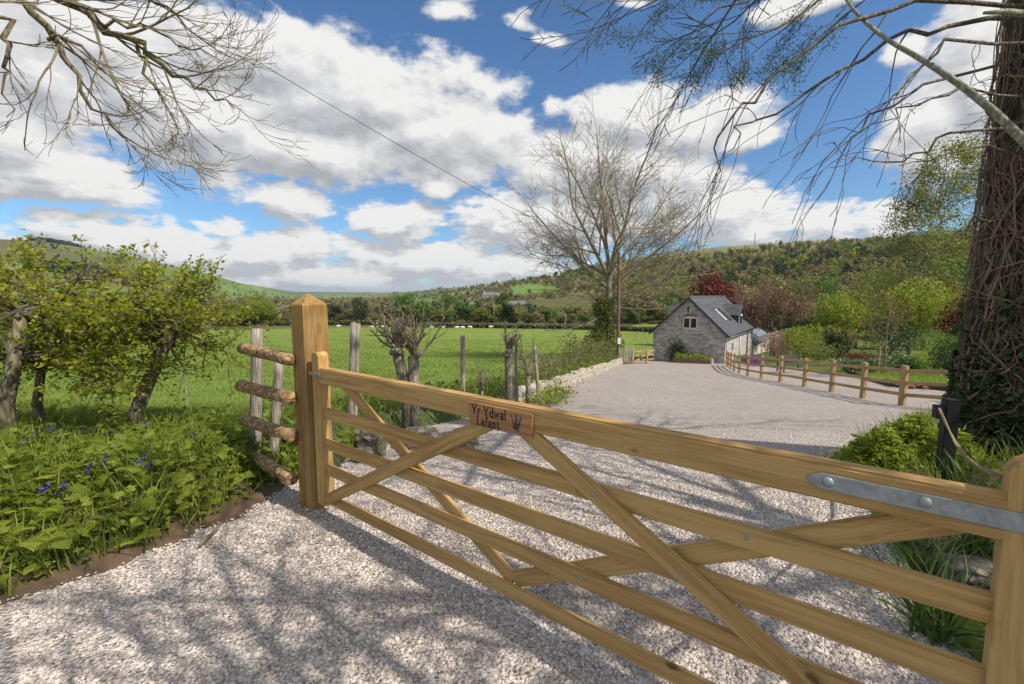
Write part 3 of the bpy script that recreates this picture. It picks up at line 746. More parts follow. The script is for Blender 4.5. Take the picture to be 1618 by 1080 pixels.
# name plate with burnt lettering
plate = MB(); plate.box(0, .415, -.008, .008, -.058, .058, .002)
pl = plate.build('name_plate', wood('plate_timber', (.30, .135, .055), (.50, .27, .13), rough=.45), gate, (1.685, -.047, 1.034), (0, R(-.2), 0))
GL = {  # strokes: list of polylines with (x,y[,w])
 'Y': ([[(.02, .95), (.16, .70), (.34, .45)], [(.66, .98), (.50, .68), (.34, .45), (.33, .02)], [(-.06, .95), (.12, .98)], [(.56, .98), (.74, .95)], [(.22, .02), (.46, .02)]], .74),
 'r': ([[(.12, .60), (.13, .02)], [(.13, .42), (.24, .58), (.38, .56)], [(.03, .60), (.13, .60)], [(.03, .02), (.24, .02)]], .44),
 'd': ([[(.44, .50), (.30, .60), (.12, .52), (.06, .30), (.14, .08), (.30, .03), (.44, .14)], [(.45, 1.0), (.46, .06), (.56, .02)], [(.34, 1.0), (.46, 1.0)]], .60),
 'w': ([[(.04, .60), (.18, .03), (.32, .50), (.46, .03), (.62, .60)], [(-.02, .60), (.12, .60)], [(.54, .60), (.70, .60)]], .70),
 'a': ([[(.08, .50), (.22, .60), (.38, .54), (.40, .06), (.50, .02)], [(.40, .36), (.20, .32), (.07, .16), (.16, .02), (.30, .05), (.40, .16)]], .52),
 'l': ([[(.12, 1.0), (.13, .02)], [(.02, 1.0), (.13, 1.0)], [(.02, .02), (.25, .02)]], .28),
 'L': ([[(.16, .96), (.15, .03)], [(.04, .96), (.30, .96)], [(.03, .03), (.48, .03), (.56, .22)]], .60),
 'f': ([[(.40, .92), (.30, 1.0), (.18, .90), (.17, .02)], [(.05, .58), (.34, .58)], [(.06, .02), (.30, .02)]], .38),
 'n': ([[(.12, .60), (.13, .02)], [(.13, .44), (.28, .60), (.42, .50), (.43, .02)], [(.02, .60), (.13, .60)], [(.04, .02), (.22, .02)], [(.34, .02), (.53, .02)]], .57),
 't': ([[(.17, .80), (.17, .12), (.26, .02), (.36, .08)], [(.03, .58), (.34, .58)]], .40)}
def write(word, x, z, hgt, parent):
    m = MB(); cx = x
    for ch in word:
        if ch == ' ': cx += hgt * .42; continue
        strokes, adv = GL[ch]
        for si, st_ in enumerate(strokes):
            wd = (.15 if abs(st_[0][0] - st_[-1][0]) < abs(st_[0][1] - st_[-1][1]) else .10) if si < 2 else .08
            for a, b in zip(st_[:-1], st_[1:]):
                ax, az_, bx, bz_ = cx + a[0] * hgt, z + a[1] * hgt, cx + b[0] * hgt, z + b[1] * hgt
                dx, dz = bx - ax, bz_ - az_; L = math.hypot(dx, dz); nx, nz = -dz / L * wd * hgt / 2, dx / L * wd * hgt / 2
                ex, ez = dx / L * wd * hgt * .3, dz / L * wd * hgt * .3
                yy = -.0088
                q = [(ax + nx - ex, yy, az_ + nz - ez), (ax - nx - ex, yy, az_ - nz - ez), (bx - nx + ex, yy, bz_ - nz + ez), (bx + nx + ex, yy, bz_ + nz + ez)]
                q2 = [(p[0], -.0075, p[2]) for p in q]
                m.add(q + q2, [(0, 1, 2, 3), (0, 4, 5, 1), (1, 5, 6, 2), (2, 6, 7, 3), (3, 7, 4, 0)])
        cx += adv * hgt * 1.12
    return m.build('lettering', M['ink'], parent)
write('Yr Ydwal', .024, .003, .048, pl)
write('Lafant', .056, -.052, .048, pl)
m = MB()
for i in range(3):
    a = R(-24 + 22 * i); 
    for j in range(9):
        t = .012 + j * .0085; cx = .325 + math.sin(a) * t; cz = -.045 + math.cos(a) * t
        for sgn in (-1, 1):
            bx, bz_ = cx + sgn * (.010 - .0005 * j) * math.cos(a - sgn * .5), cz + .007
            m.add([(cx - .0016, -.0085, cz), (cx + .0016, -.0085, cz + .002), (bx + .001, -.009, bz_ + .004), (bx - .002, -.0085, bz_ - .001)], [(0, 1, 2, 3)])
        m.add([(cx - .002, -.0083, cz - .005), (cx + .002, -.0083, cz - .005), (cx + .002, -.0083, cz + .005), (cx - .002, -.0083, cz + .005)], [(0, 1, 2, 3)])
for j in range(46):
    a = random.uniform(-1.3, 1.3); t = random.uniform(.02, .066); cx = .325 + math.sin(a) * t * .5; cz = -.042 + math.cos(a) * t; s = .0035
    m.add([(cx, -.0086, cz - s), (cx + s * .8, -.0086, cz), (cx, -.0086, cz + s), (cx - s * .8, -.0086, cz)], [(0, 1, 2, 3)])
m.build('lavender_emblem', M['sprig'], pl)

# gate post with pyramid cap
gp = MB()
w2, hs_, ht = .10, 1.585, 1.668
b_ = .012
lv = [(-.35, w2), (hs_ - .012, w2), (hs_, w2 - .006)]
vs = []
for z, r in lv: vs += [(z, -r, -r), (z, r, -r), (z, r, r), (z, -r, r)]
vs.append((ht, 0, 0))
fs = [(0, 3, 2, 1)]
for i in range(2):
    for j in range(4): fs.append((i * 4 + j, i * 4 + (j + 1) % 4, (i + 1) * 4 + (j + 1) % 4, (i + 1) * 4 + j))
fs += [(8 + j, 8 + (j + 1) % 4, 12) for j in range(4)]
gp.add(vs, fs)
gpo = gp.build('gate_post', M['post'])
px_, py_ = -.155, .035
cg, sg = math.cos(GA), math.sin(GA)
PC = Vector((GO.x + cg * px_ - sg * py_, GO.y + sg * px_ + cg * py_, 0))
gpo.matrix_world = Matrix.Translation(PC) @ Matrix.Rotation(GA, 4, 'Z') @ Matrix(((0, 1, 0, 0), (0, 0, 1, 0), (1, 0, 0, 0), (0, 0, 0, 1)))
bv = gpo.modifiers.new('b', 'BEVEL'); bv.width = .006; bv.segments = 2
tag(gpo, 'thick square timber gate post with a pyramid cap beside the gate latch', 'gate post')

# rustic half-round rail panel left of the post
rl = empty('rustic_fence', at(404, 735, 4.3), 'short panel of bark-covered half-round rails left of the gate post', 'fence')
inv = Matrix.Translation(-rl.location)
def local(o, root):
    o.parent = root; o.location = o.location - root.location; return o
def rough_pole(name, a, b, r0, r1, mat, k=10, seg=8, parent=None, wob=.06, split=False):
    a, b = Vector(a), Vector(b); m = MB(); pts = []; rr = []
    for i in range(seg + 1):
        t = i / seg; pts.append(a.lerp(b, t) + Vector((random.uniform(-1, 1), random.uniform(-1, 1), random.uniform(-1, 1))) * wob * r0); rr.append((r0 * (1 - t) + r1 * t) * random.uniform(.93, 1.07))
    o0 = parent.location if parent else Vector((0, 0, 0))
    m.tube([p - o0 for p in pts], rr, k)
    m.v = [(v[0] + random.uniform(-.05, .05) * r0, v[1] + random.uniform(-.05, .05) * r0, v[2]) for v in m.v]
    return m.build(name, mat, parent, smooth=True)
for (xl, yl, xr, yr, r) in ((383, 550, 448, 564, .052), (382, 609, 448, 625, .056), (387, 663, 450, 685, .056), (393, 716, 450, 753, .054)):
    rough_pole('rail', at(xl, yl, 4.18), at(xr + 12, yr + 4, 3.5), r, r * .92, M['rustic'], parent=rl)
rough_pole('post', at(404, 750, 4.32), at(406, 519, 4.32), .058, .052, M['grey_wood'], parent=rl, wob=.02)
rough_pole('post', at(432, 720, 4.25), at(441, 572, 4.25), .045, .04, M['grey_wood'], parent=rl, wob=.05)

# ------------------------------------------------------------------ post and rail fence on the right
fp = fence_pts
fen = empty('post_and_rail_fence', fp[4], 'three-rail golden timber fence curving along the right edge of the drive', 'fence')
fp = [Vector((10.95, 10.75, float(zp(10.75))))] + fp
for i, p in enumerate(fp):
    d = (fp[min(i + 1, len(fp) - 1)] - fp[max(i - 1, 0)]); a = math.atan2(d.y, d.x)
    m = MB(); m.box(-.03, 1.12 + random.uniform(-.02, .03), -.08, .08, -.05, .05, .006)
    o = m.build('post', M['fence'], fen)
    o.matrix_local = Matrix.Translation(p - fen.location) @ Matrix.Rotation(a + random.uniform(-.03, .03), 4, 'Z') @ Matrix(((0, 1, 0, 0), (0, 0, 1, 0), (1, 0, 0, 0), (0, 0, 0, 1)))
for a, b in zip(fp[:-1], fp[1:]):
    for z in (.30, .63, .96):
        d = b - a; L = d.length; m = MB(); m.box(-.06, L + .06, -.022, .022, -.048, .048, .005)
        o = m.build('rail', M['fence'], fen)
        o.matrix_local = Matrix.Translation(a - fen.location + Vector((0, 0, z + random.uniform(-.015, .015)))) @ d.to_track_quat('X', 'Z').to_matrix().to_4x4()

# ------------------------------------------------------------------ barn
PB = Vector(((1148 - 809) / F * 36, 36.0, float(zp(36)) - .03))
AX = R(54)                      # long axis, angle from +X
barn = empty('stone_barn', PB, 'converted grey stone barn with slate roof and dormers at the end of the drive', 'barn', rz=AX - R(90))
# local: y along the ridge (away), x to the right; gable runs x from -BW to 0
BW, BL, EH, RH = 5.8, 13.5, 2.45, 5.25
m = MB()
t_ = .0
prof = [(-BW, -.8), (0, -.8), (0, EH), (-BW / 2, RH), (-BW, EH)]
vs = [(x, 0, z) for x, z in prof] + [(x, BL, z) for x, z in prof]
m.add(vs, [(0, 1, 2, 3, 4), (9, 8, 7, 6, 5), (1, 6, 7, 2), (0, 4, 9, 5)])
m.build('wall', M['barn_stone'], barn)
# paler stone sheet on the long wall, standing proud of the main stone
m = MB(); m.box(.003, .05, .35, 9.6, -.8, EH - .12); m.build('pale_wall', stone('pale_barn_stone', (.34, .32, .29), (.66, .635, .59), (.52, .50, .47), (3.0, 3.0, 6.6)), barn)
def roof_plane(name, p00, p10, p11, p01, th, parent, mat=None):
    """slab; p00->p10 along the eave, p00->p01 up the slope; UV in metres"""
    P = [Vector(p) for p in (p00, p10, p11, p01)]; n = (P[1] - P[0]).cross(P[3] - P[0]).normalized()
    if n.z < 0: n = -n
    vs = [p for p in P] + [p - n * th for p in P]
    m = MB(); m.add(vs, [(0, 1, 2, 3), (7, 6, 5, 4), (0, 4, 5, 1), (1, 5, 6, 2), (2, 6, 7, 3), (3, 7, 4, 0)])
    o = m.build(name, mat or M['slate'], parent)
    uv = o.data.uv_layers.new(name='UVMap'); ex = (P[1] - P[0]).normalized(); ey = (P[3] - P[0]); ey = (ey - ex * ey.dot(ex)).normalized()
    for l in o.data.loops:
        q = o.data.vertices[l.vertex_index].co - P[0]; uv.data[l.index].uv = (q.dot(ex), q.dot(ey))
    return o
ov = .22; sl_ = (RH - EH) / (BW / 2)
ro = roof_plane('roof', (.30, -ov, EH - .30 * sl_ + .10), (.30, BL + .2, EH - .30 * sl_ + .10), (-BW / 2, BL + .2, RH + .10), (-BW / 2, -ov, RH + .10), .09, barn)
roof_plane('roof', (-BW - .30, BL + .2, EH - .30 * sl_ + .10), (-BW - .30, -ov, EH - .30 * sl_ + .10), (-BW / 2, -ov, RH + .10), (-BW / 2, BL + .2, RH + .10), .09, barn)
m = MB(); m.box(-BW / 2 - .10, -BW / 2 + .10, -ov - .01, BL + .21, RH + .06, RH + .17, .03); m.build('ridge_cap', M['grey_roof'], barn)
for sgn in (-1, 1):   # dark verge boards
    m = MB(); x0, x1 = (-BW / 2, .31) if sgn > 0 else (-BW / 2, -BW - .31)
    z0, z1 = RH + .09, EH - .30 * sl_ + .08
    m.add([(x0, -ov - .03, z0), (x1, -ov - .03, z1), (x1, -ov - .03, z1 - .20), (x0, -ov - .03, z0 - .20), (x0, -ov - .004, z0), (x1, -ov - .004, z1), (x1, -ov - .004, z1 - .20), (x0, -ov - .004, z0 - .20)],
          [(0, 1, 2, 3), (7, 6, 5, 4), (0, 4, 5, 1), (1, 5, 6, 2), (2, 6, 7, 3), (3, 7, 4, 0)]); m.build('verge_board', M['slate_pipe'], barn)
m = MB(); m.tube([(.36, -ov, EH - .26), (.36, BL, EH - .26)], .06, 8); m.build('gutter', M['slate_pipe'], barn, smooth=True)
m = MB(); m.tube([(.14, 9.4, EH - .3), (.14, 9.4, -.3)], .05, 8); m.build('downpipe', M['slate_pipe'], barn, smooth=True)
m = MB(); m.tube([(.10, 5.7, EH - .5), (.10, 5.7, .2)], .04, 8); m.build('downpipe', M['white'], barn, smooth=True)
m = MB(); m.box(.05, .13, 2.4, 2.75, .9, 1.5, .02); m.build('meter_box', M['galv'], barn)
def win(cx, z0, wd, h, name='window', parent=barn):
    m = MB(); f = .09
    for (a, b, c, d) in ((cx - wd / 2, cx - wd / 2 + f, z0, z0 + h), (cx + wd / 2 - f, cx + wd / 2, z0, z0 + h), (cx - f / 2, cx + f / 2, z0 + f, z0 + h - f), (cx - wd / 2 + f, cx + wd / 2 - f, z0, z0 + f), (cx - wd / 2 + f, cx + wd / 2 - f, z0 + h - f, z0 + h)):
        m.box(a, b, -.05, .05, c, d)
    n = 8; ar = [(cx - wd / 2 + wd * i / n, z0 + h + .10 * math.sin(math.pi * i / n)) for i in range(n + 1)]
    vs = [(x, y, z) for y in (-.055, .05) for x, z in ar]; k = n + 1
    m.add(vs, [tuple(range(k))[::-1], tuple(range(k, 2 * k))] + [(i, i + 1, k + i + 1, k + i) for i in range(n)])
    o = m.build(name, M['cream'], parent)
    g_ = MB()
    for sgn in (-1, 1): g_.box(cx + sgn * wd / 4 - wd / 4 + f, cx + sgn * wd / 4 + wd / 4 - f, -.02, -.012, z0 + f, z0 + h - f)
    g_.build('pane', M['glass'], o)
    s_ = MB(); s_.box(cx - wd / 2 - .06, cx + wd / 2 + .06, -.10, -.004, z0 - .09, z0 - .003, .01); s_.build('sill', M['cream'], o)
    # brick arch over the head
    a_ = MB()
    for i in range(9):
        t = (i + .5) / 9; x = cx - wd / 2 - .03 + (wd + .06) * t; z = z0 + h + .10 * math.sin(math.pi * t) + .10; an = -(t - .5) * .6
        a_.box(-.05, .05, -.03, .02, -.085, .085, .008, Matrix.Translation((x, 0, z)) @ Matrix.Rotation(an, 4, 'Y'))
    a_.build('brick_arch', M['brick'], o)
    return o
win(-2.75, 2.72, 1.15, .92)
m = MB(); m.box(-BW / 2 - .06 - .05, -BW / 2 + .06 - .05, -.012, .05, 4.05, 4.55); m.build('vent_slit', M['black'], barn)
for (y0, c) in ((3.6, M['white']), (5.3, M['black'])):   # rooflights on the near slope
    x0, x1 = -1.75, -.65
    zz = lambda x: EH + (-x) * sl_ + .10
    o = roof_plane('rooflight', (x1, y0, zz(x1) + .07), (x1, y0 + .6, zz(x1) + .07), (x0, y0 + .6, zz(x0) + .07), (x0, y0, zz(x0) + .07), .065, barn, M['black'])
    roof_plane('pane', (x1 - .06, y0 + .07, zz(x1 - .06) + .076), (x1 - .06, y0 + .53, zz(x1 - .06) + .076), (x0 + .06, y0 + .53, zz(x0 + .06) + .076), (x0 + .06, y0 + .07, zz(x0 + .06) + .076), .004, o, M['white'] if c is M['white'] else M['glass'])
def dormer(side, y0, y1):
    xf = -.35 if side > 0 else -BW + .35
    xr = -BW / 2 + (.55 if side > 0 else -.55)
    ze, zr = 3.75, 4.62; yc = (y0 + y1) / 2; d = Vector((0, 0, 0))
    m = MB(); m.add([(xf, y0, 2.0), (xf, y1, 2.0), (xf, y1, ze), (xf, yc, zr - .12), (xf, y0, ze), (xr, y0, 2.0), (xr, y1, 2.0), (xr, y1, ze), (xr, yc, zr - .12), (xr, y0, ze)],
          [(0, 1, 2, 3, 4), (0, 4, 9, 5), (1, 6, 7, 2), (9, 8, 7, 6, 5)])
    o = m.build('dormer', plain('lead_cheek', (.05, .052, .06), .5, 0, .15, 4, 0), barn)
    e = .18 * (1 if side > 0 else -1)
    roof_plane('dormer_roof', (xr, y0 - .2, ze - .12), (xf + e, y0 - .2, ze - .12), (xf + e, yc, zr), (xr, yc, zr), .07, o)
    roof_plane('dormer_roof', (xf + e, y1 + .2, ze - .12), (xr, y1 + .2, ze - .12), (xr, yc, zr), (xf + e, yc, zr), .07, o)
    s_ = .015 if side > 0 else -.015
    m = MB(); m.box(min(xf + s_, xf + s_ * 3), max(xf + s_, xf + s_ * 3), y0 + .15, y1 - .15, 2.7, ze - .05); m.build('window_frame', M['white'], o)
    m = MB(); m.box(min(xf + s_ * 3.2, xf + s_ * 3.6), max(xf + s_ * 3.2, xf + s_ * 3.6), y0 + .27, y1 - .27, 2.85, ze - .2); m.build('pane', M['glass'], o)
dormer(1, 7.2, 9.0); dormer(-1, 3.2, 5.0)
# low slate-roofed extension continuing from the long wall
ex0, ex1 = BL + .02, BL + 12.5
m = MB(); m.add([(.1, ex0, -2.2), (.1, ex1, -2.2), (.1, ex1, .45), (.1, ex0, .45), (-2.2, ex0, -2.2), (-2.2, ex1, -2.2), (-2.2, ex1, 1.9), (-2.2, ex0, 1.9)], [(0, 1, 2, 3), (1, 5, 6, 2), (7, 6, 5, 4), (4, 0, 3, 7)])
m.build('extension_wall', plain('extension_wall_lime', (.54, .52, .48), .9, 0, .35, 3.5, .8), barn)
er = roof_plane('extension_roof', (.4, ex0, .38), (.4, ex1 + .2, .38), (-2.3, ex1 + .2, 2.1), (-2.3, ex0, 2.1), .08, barn)
roof_plane('roof_glazing', (-.1, ex0 + 5, .80), (-.1, ex1 - .8, .80), (-1.9, ex1 - .8, 1.945), (-1.9, ex0 + 5, 1.945), .03, er, M['glass'])

# stone planter with flowers at the foot of the gable
cb, sb = math.cos(AX - R(90)), math.sin(AX - R(90))
def bw(x, y, z=0): return Vector((PB.x + cb * x - sb * y, PB.y + sb * x + cb * y, PB.z + z))
pt = empty('timber_planter', bw(-2.2, -.75, .0), 'low brown planter of green plants against the barn gable', 'planter', rz=AX - R(90))
m = MB(); m.box(-1.5, 1.5, -.45, .45, -.1, .36, .02); m.build('trough', plain('planter_side', (.17, .11, .07), .85, 0, .3, 6, .4), pt)
m = MB(); m.box(1.42, 1.58, -.48, -.30, -.1, .5, .02); m.build('corner_stone', M['render'], pt)
fl = Field(3); n = 900
pos = np.column_stack([rng.uniform(-1.4, 1.4, n), rng.uniform(-.35, .35, n), np.zeros(n)])
pos[:, 2] = .36 + rng.uniform(0, 1, n) * (.15 + .2 * (np.sin(pos[:, 0] * 4) + 1) / 2)
fl.add(*bake(LEAF_V, LEAF_F, pos, rot_rand(n), rng.uniform(.08, .2, n)))
link('plants', fl.mesh('plants', M['fern']), pt)
# climbing shrub on the gable
fl = Field(3); n = 800
pos = np.column_stack([rng.normal(-3.7, .42, n), rng.uniform(-.28, -.03, n), np.abs(rng.normal(.75, .45, n))])
fl.add(*bake(LEAF_V, LEAF_F, pos, rot_rand(n), rng.uniform(.08, .18, n)))
o = link('climbing_shrub', fl.mesh('climbing_shrub', M['hedge']), None, PB, (0, 0, AX - R(90)))
tag(o, 'dark climbing shrub growing up the barn gable behind the planter', 'shrub')

# timber paling fence and little gate left of the barn
pg = empty('paling_gate', at(1012, 562, 36), 'small brown timber gate between rustic posts left of the barn', 'gate')
for (px, hh) in ((1000, 1.25), (1022, 1.2)):
    b = at(px, 562, 36); b.z = float(zp(36)) - .05; rough_pole('post', b, b + Vector((0, 0, hh)), .10, .09, M['fence'], parent=pg)
b0, b1 = at(1003, 560, 36), at(1033, 558, 37); b0.z = b1.z = float(zp(36))
for z in (.25, .6, .95): rough_pole('rail', b0 + Vector((0, 0, z)), b1 + Vector((0, 0, z)), .05, .05, M['fence'], parent=pg)
rough_pole('brace', b0 + Vector((0, 0, .2)), b1 + Vector((0, 0, .95)), .045, .045, M['fence'], parent=pg)
pf = empty('paling_fence', at(985, 560, 35.5), 'weathered upright paling fence beside the telegraph pole', 'fence')
for i in range(9):
    b = at(978 + i * 2.6, 560, 35.0 + .1 * i); b.z = float(zp(35.5)) - .05
    rough_pole('paling', b, b + Vector((random.uniform(-.05, .05), 0, random.uniform(1.2, 1.55))), .05, .04, M['grey_wood'], parent=pf, k=6, seg=3)
for z in (.5, 1.0): rough_pole('rail', at(977, 560, 35.2) * Vector((1, 1, 0)) if False else Vector((at(977, 560, 35.2).x, 35.1, float(zp(35.5)) + z)), Vector((at(1000, 560, 36).x, 36.1, float(zp(35.5)) + z)), .04, .04, M['grey_wood'], parent=pf, k=6, seg=3)

# telegraph pole and cable
tp = empty('telegraph_pole', Vector((at(977, 560, 37.5).x, 37.5, float(zp(37.5)))), 'tall brown telegraph pole among the ash branches', 'telegraph pole')
tb = tp.location.copy(); ttop = at(978, 398, 37.5)
rough_pole('pole', tb - Vector((0, 0, .3)), ttop, .15, .11, plain('pole_timber', (.17, .095, .06), .85, 0, .3, 4, .2), parent=tp, wob=.01)
m = MB(); m.box(-.14, .14, -.20, -.17, 1.55, 2.05); m.build('notice', M['white'], tp)
pts = []
A_, B_ = at(130, -70, 6.5), ttop + Vector((0, 0, -.1))
for i in range(60):
    t = i / 59; t2 = t ** 1.6; p = A_.lerp(B_, t2); p.z -= 1.6 * 4 * t2 * (1 - t2) * .35; pts.append(p)
m = MB(); m.tube(pts, [.004 + .010 * (i / 59) for i in range(60)], 5); tag(m.build('overhead_cable', M['slate_pipe']), 'thin overhead cable sagging across the sky to the telegraph pole', 'cable')

# black post with short side arm and cord
bp = empty('black_post', Vector((at(1494, 720, 3.75).x, 3.75, float(rz_(at(1494, 720, 3.75).x, 3.75)))), 'black painted post with a short side block behind the gate', 'post')
zt = at(1495, 630, 3.75).z - bp.location.z
m = MB(); m.box(-.045, .045, -.045, .045, -.2, zt, .004); m.build('post', M['black'], bp, rot=(0, 0, R(-20)))
m = MB(); m.box(-.105, -.046, -.04, .04, zt - .17, zt - .06, .004); m.build('block', M['black'], bp, rot=(0, 0, R(-20)))
pts = [at(1484, 645, 3.68), at(1496, 672, 3.4), at(1510, 700, 3.0), at(1528, 724, 2.5), at(1548, 738, 2.0), at(1568, 746, 1.6), at(1588, 752, 1.30)]
m = MB()
for ph in (0, math.pi):
    m.tube([p + Vector((math.cos(ph + i * 1.5), 0, math.sin(ph + i * 1.5))) * .006 for i, p in enumerate(pts)], .0065, 6)
tag(m.build('cord', M['rope'], smooth=True), 'twisted brown cord slung from the black post to the gate', 'cord')

# ------------------------------------------------------------------ trees
def jitdir(d, a):
    v = Vector((random.gauss(0, 1), random.gauss(0, 1), random.gauss(0, 1))); v = (v - d * v.dot(d)).normalized()
    return (d * math.cos(a) + v * math.sin(a)).normalized()
def limb(p, d, L, n, wander, pull=Vector((0, 0, 0))):
    pts = [p.copy()]; d = d.copy()
    for i in range(n):
        d = (jitdir(d, random.gauss(0, wander)) + pull).normalized(); p = p + d * (L / n); pts.append(p.copy())
    return pts, d
def grow(out, p, d, L, r, lvl, P, depth=0):
    """recursive branching; out gets (level, pts, radii)"""
    n = max(2, P['seg'] - depth)
    pts, de = limb(p, d, L, n, P['wander'], P['pull'] * (1 if depth else P.get('tpull', 0)))
    r1 = max(P['rmin'], r * P['taper']); rr = [r + (r1 - r) * i / n for i in range(n + 1)]
    out.append((depth, pts, rr))
    if lvl <= 0: return
    k = P['kids'][min(depth, len(P['kids']) - 1)]
    for c in range(k):
        t = P['t0'] + (1 - P['t0']) * (c + random.random()) / k; i = min(int(t * n), n - 1); f = t * n - i
        q = pts[i].lerp(pts[i + 1], f); dl = (pts[i + 1] - pts[i]).normalized()
        a = P['ang'] * random.uniform(.7, 1.25)
        nd = jitdir(dl, a)
        Lk = L * P['len'] * random.uniform(.65, 1.15) * (1.15 - .4 * t); rk = max(P['rmin'], (r + (r1 - r) * t) * P['rk'])
        grow(out, q, nd, Lk, rk, lvl - 1, P, depth + 1)
    grow(out, pts[-1], jitdir(de, P['ang'] * .3), L * P['len'] * 1.05, r1, lvl - 1, P, depth + 1)
def limbs_mesh(items, name, mat, parent, k0=8, org=None, smooth=True):
    m = MB(); o0 = org or (parent.location.copy() if parent else Vector((0, 0, 0)))
    for dep, pts, rr in items:
        m.tube([p - o0 for p in pts], rr, k0 if dep <= 0 else (6 if dep == 1 else (4 if dep == 2 else 3)), cap=dep < 2)
    return m.build(name, mat, parent, smooth=smooth)

# leafless ash by the drive end
random.seed(21)
AB = Vector((at(962, 540, 40).x, 40.0, float(zp(40)) - .1))
ash = empty('bare_ash_tree', AB, 'tall leafless ash tree spreading against the clouds near the barn', 'tree')
P = dict(seg=6, wander=.13, pull=Vector((0, 0, .035)), taper=.45, rmin=.011, kids=[0, 6, 5, 4, 3], t0=.22, ang=.72, len=.58, rk=.52)
out = []
fork = AB + Vector((-.1, 0, 6.3))
trunk = [(0, [AB - Vector((0, 0, .5)), AB + Vector((.03, 0, 1.5)), AB + Vector((-.08, .1, 3.6)), fork, fork + Vector((.1, 0, 2.2))], [.40, .34, .30, .28, .2])]
for (dx, dy, dz, L, r, zo) in ((-1.0, .1, .72, 8.2, .17, .2), (-.55, -.3, 1.0, 9.4, .19, 1.2), (-.05, .25, 1.0, 10.2, .21, 2.2), (.25, -.2, 1.0, 10.0, .20, 2.0), (.65, .3, .95, 9.2, .18, 1.4), (1.0, -.1, .60, 8.8, .17, .2), (.62, .5, .5, 7.0, .14, 1.6), (-.62, .5, .55, 7.0, .14, 1.8), (.1, -.7, .8, 7.0, .14, 1.8), (-1, -.2, .42, 6.0, .10, .8), (1.0, .2, .38, 6.2, .10, .8), (-.15, .1, 1.0, 10.0, .17, 2.2)):
    grow(out, fork + Vector((0, 0, zo * .6)), Vector((dx, dy, dz)).normalized(), L * .77, r, 4, P, 1)
limbs_mesh(trunk, 'trunk', M['bark_grey'], ash, 12)
limbs_mesh([x for x in out if x[0] == 1], 'limb', M['ash_twig'], ash)
limbs_mesh([x for x in out if x[0] > 1], 'crown', M['ash_twig'], ash, smooth=False)
fl = Field(3)   # ivy skirt
n = 6500; th = rng.uniform(0, 6.28, n); hh = rng.uniform(0, 5.6, n); rr = (1.45 + .6 * np.sin(hh * 1.4)) * rng.uniform(.3, 1.1, n) * (1.05 - np.abs(hh - 2.4) / 4.6)
fl.add(*bake(LEAF_V, LEAF_F, np.column_stack([rr * np.cos(th) - .5, rr * np.sin(th), hh]), rot_rand(n), rng.uniform(.12, .28, n)))
link('ivy', fl.mesh('ivy', M['scrub']), ash)
# pale storm-broken lower branches
random.seed(5); out = []
P2 = dict(seg=5, wander=.25, pull=Vector((0, 0, .02)), taper=.5, rmin=.010, kids=[0, 4, 3, 2], t0=.25, ang=.7, len=.55, rk=.55)
for (dx, dy, dz, zo, L) in ((-1, -.2, .12, 4.6, 5), (-.8, .4, .35, 5.2, 5), (1, -.1, .2, 4.9, 6), (1, .3, .4, 5.6, 6.2), (.9, -.5, .3, 5.6, 5.4), (-.9, -.4, -.05, 4.2, 4.2)):
    grow(out, AB + Vector((0, 0, zo)), Vector((dx, dy, dz)).normalized(), L, .07, 3, P2, 1)
limbs_mesh(out, 'lower_branch', M['ash_twig'], ash, smooth=False)

# generic leafy crown
def clump_pts(n, c, rx, ry, rz, lumps=14, hollow=.55, seed=0):
    r = np.random.default_rng(seed)
    lc = r.normal(0, 1, (lumps, 3)); lc /= np.linalg.norm(lc, axis=1)[:, None]; lc *= r.uniform(.25, .8, (lumps, 1)); lr = r.uniform(.28, .52, lumps)
    w_ = lr ** 2; idx = r.choice(lumps, n, p=w_ / w_.sum())
    d = r.normal(0, 1, (n, 3)); d /= np.linalg.norm(d, axis=1)[:, None]
    q = lc[idx] + d * lr[idx][:, None] * (hollow + (1 - hollow) * r.uniform(0, 1, n)[:, None] ** .5)
    return np.array(c) + q * np.array([rx, ry, rz]) * 1.02, idx
def leafy(name, base, h, wd, mat, label, cat='tree', n=2600, leaf=.22, trunk_h=.28, tmat='bark_grey', seed=1, lumps=16, group=None, airy=.55, proto='leaf', asp=1.0, trunk_r=None, dep=None):
    base = Vector(base); e = empty(name, base, label, cat, group)
    random.seed(seed)
    ch = h * (1 - trunk_h); c = (0, 0, h * trunk_h + ch / 2)
    pts, idx = clump_pts(n, c, wd / 2, (dep or wd) / 2, ch / 2 * asp, lumps, airy, seed)
    tr = trunk_r or max(.05, h * .018)
    it = []
    b0 = Vector((0, 0, -.15)); top = Vector((random.uniform(-.1, .1) * wd, 0, h * trunk_h + ch * .35))
    it.append((0, [b0, b0.lerp(top, .4) + Vector((random.uniform(-.03, .03) * h, 0, 0)), top], [tr * 1.15, tr, tr * .5]))
    for i in range(min(lumps, 12)):
        ce = Vector(pts[idx == i].mean(0)) if (idx == i).any() else top
        st_ = b0.lerp(top, random.uniform(.45, .95)); it.append((1, [st_, st_.lerp(ce, .5) + Vector((0, 0, -.02 * h)), ce], [tr * .42, tr * .28, tr * .1]))
    m = MB()
    for dpt, p_, r_ in it: m.tube(p_, r_, 8 if dpt == 0 else 5)
    m.build('trunk', M[tmat], e, smooth=True)
    fl = Field(3); tint = np.clip(rng.normal(.5, .22, n) + (np.random.default_rng(seed).uniform(-.18, .18, lumps))[idx], 0, 1)
    pv, pf_ = (LEAF_V, LEAF_F) if proto == 'leaf' else (QUAD_V, QUAD_F)
    fl.add(*bake(pv, pf_, pts, rot_rand(n), leaf * rng.uniform(.6, 1.3, n), tint))
    link('crown', fl.mesh('crown', M[mat]), e)
    return e
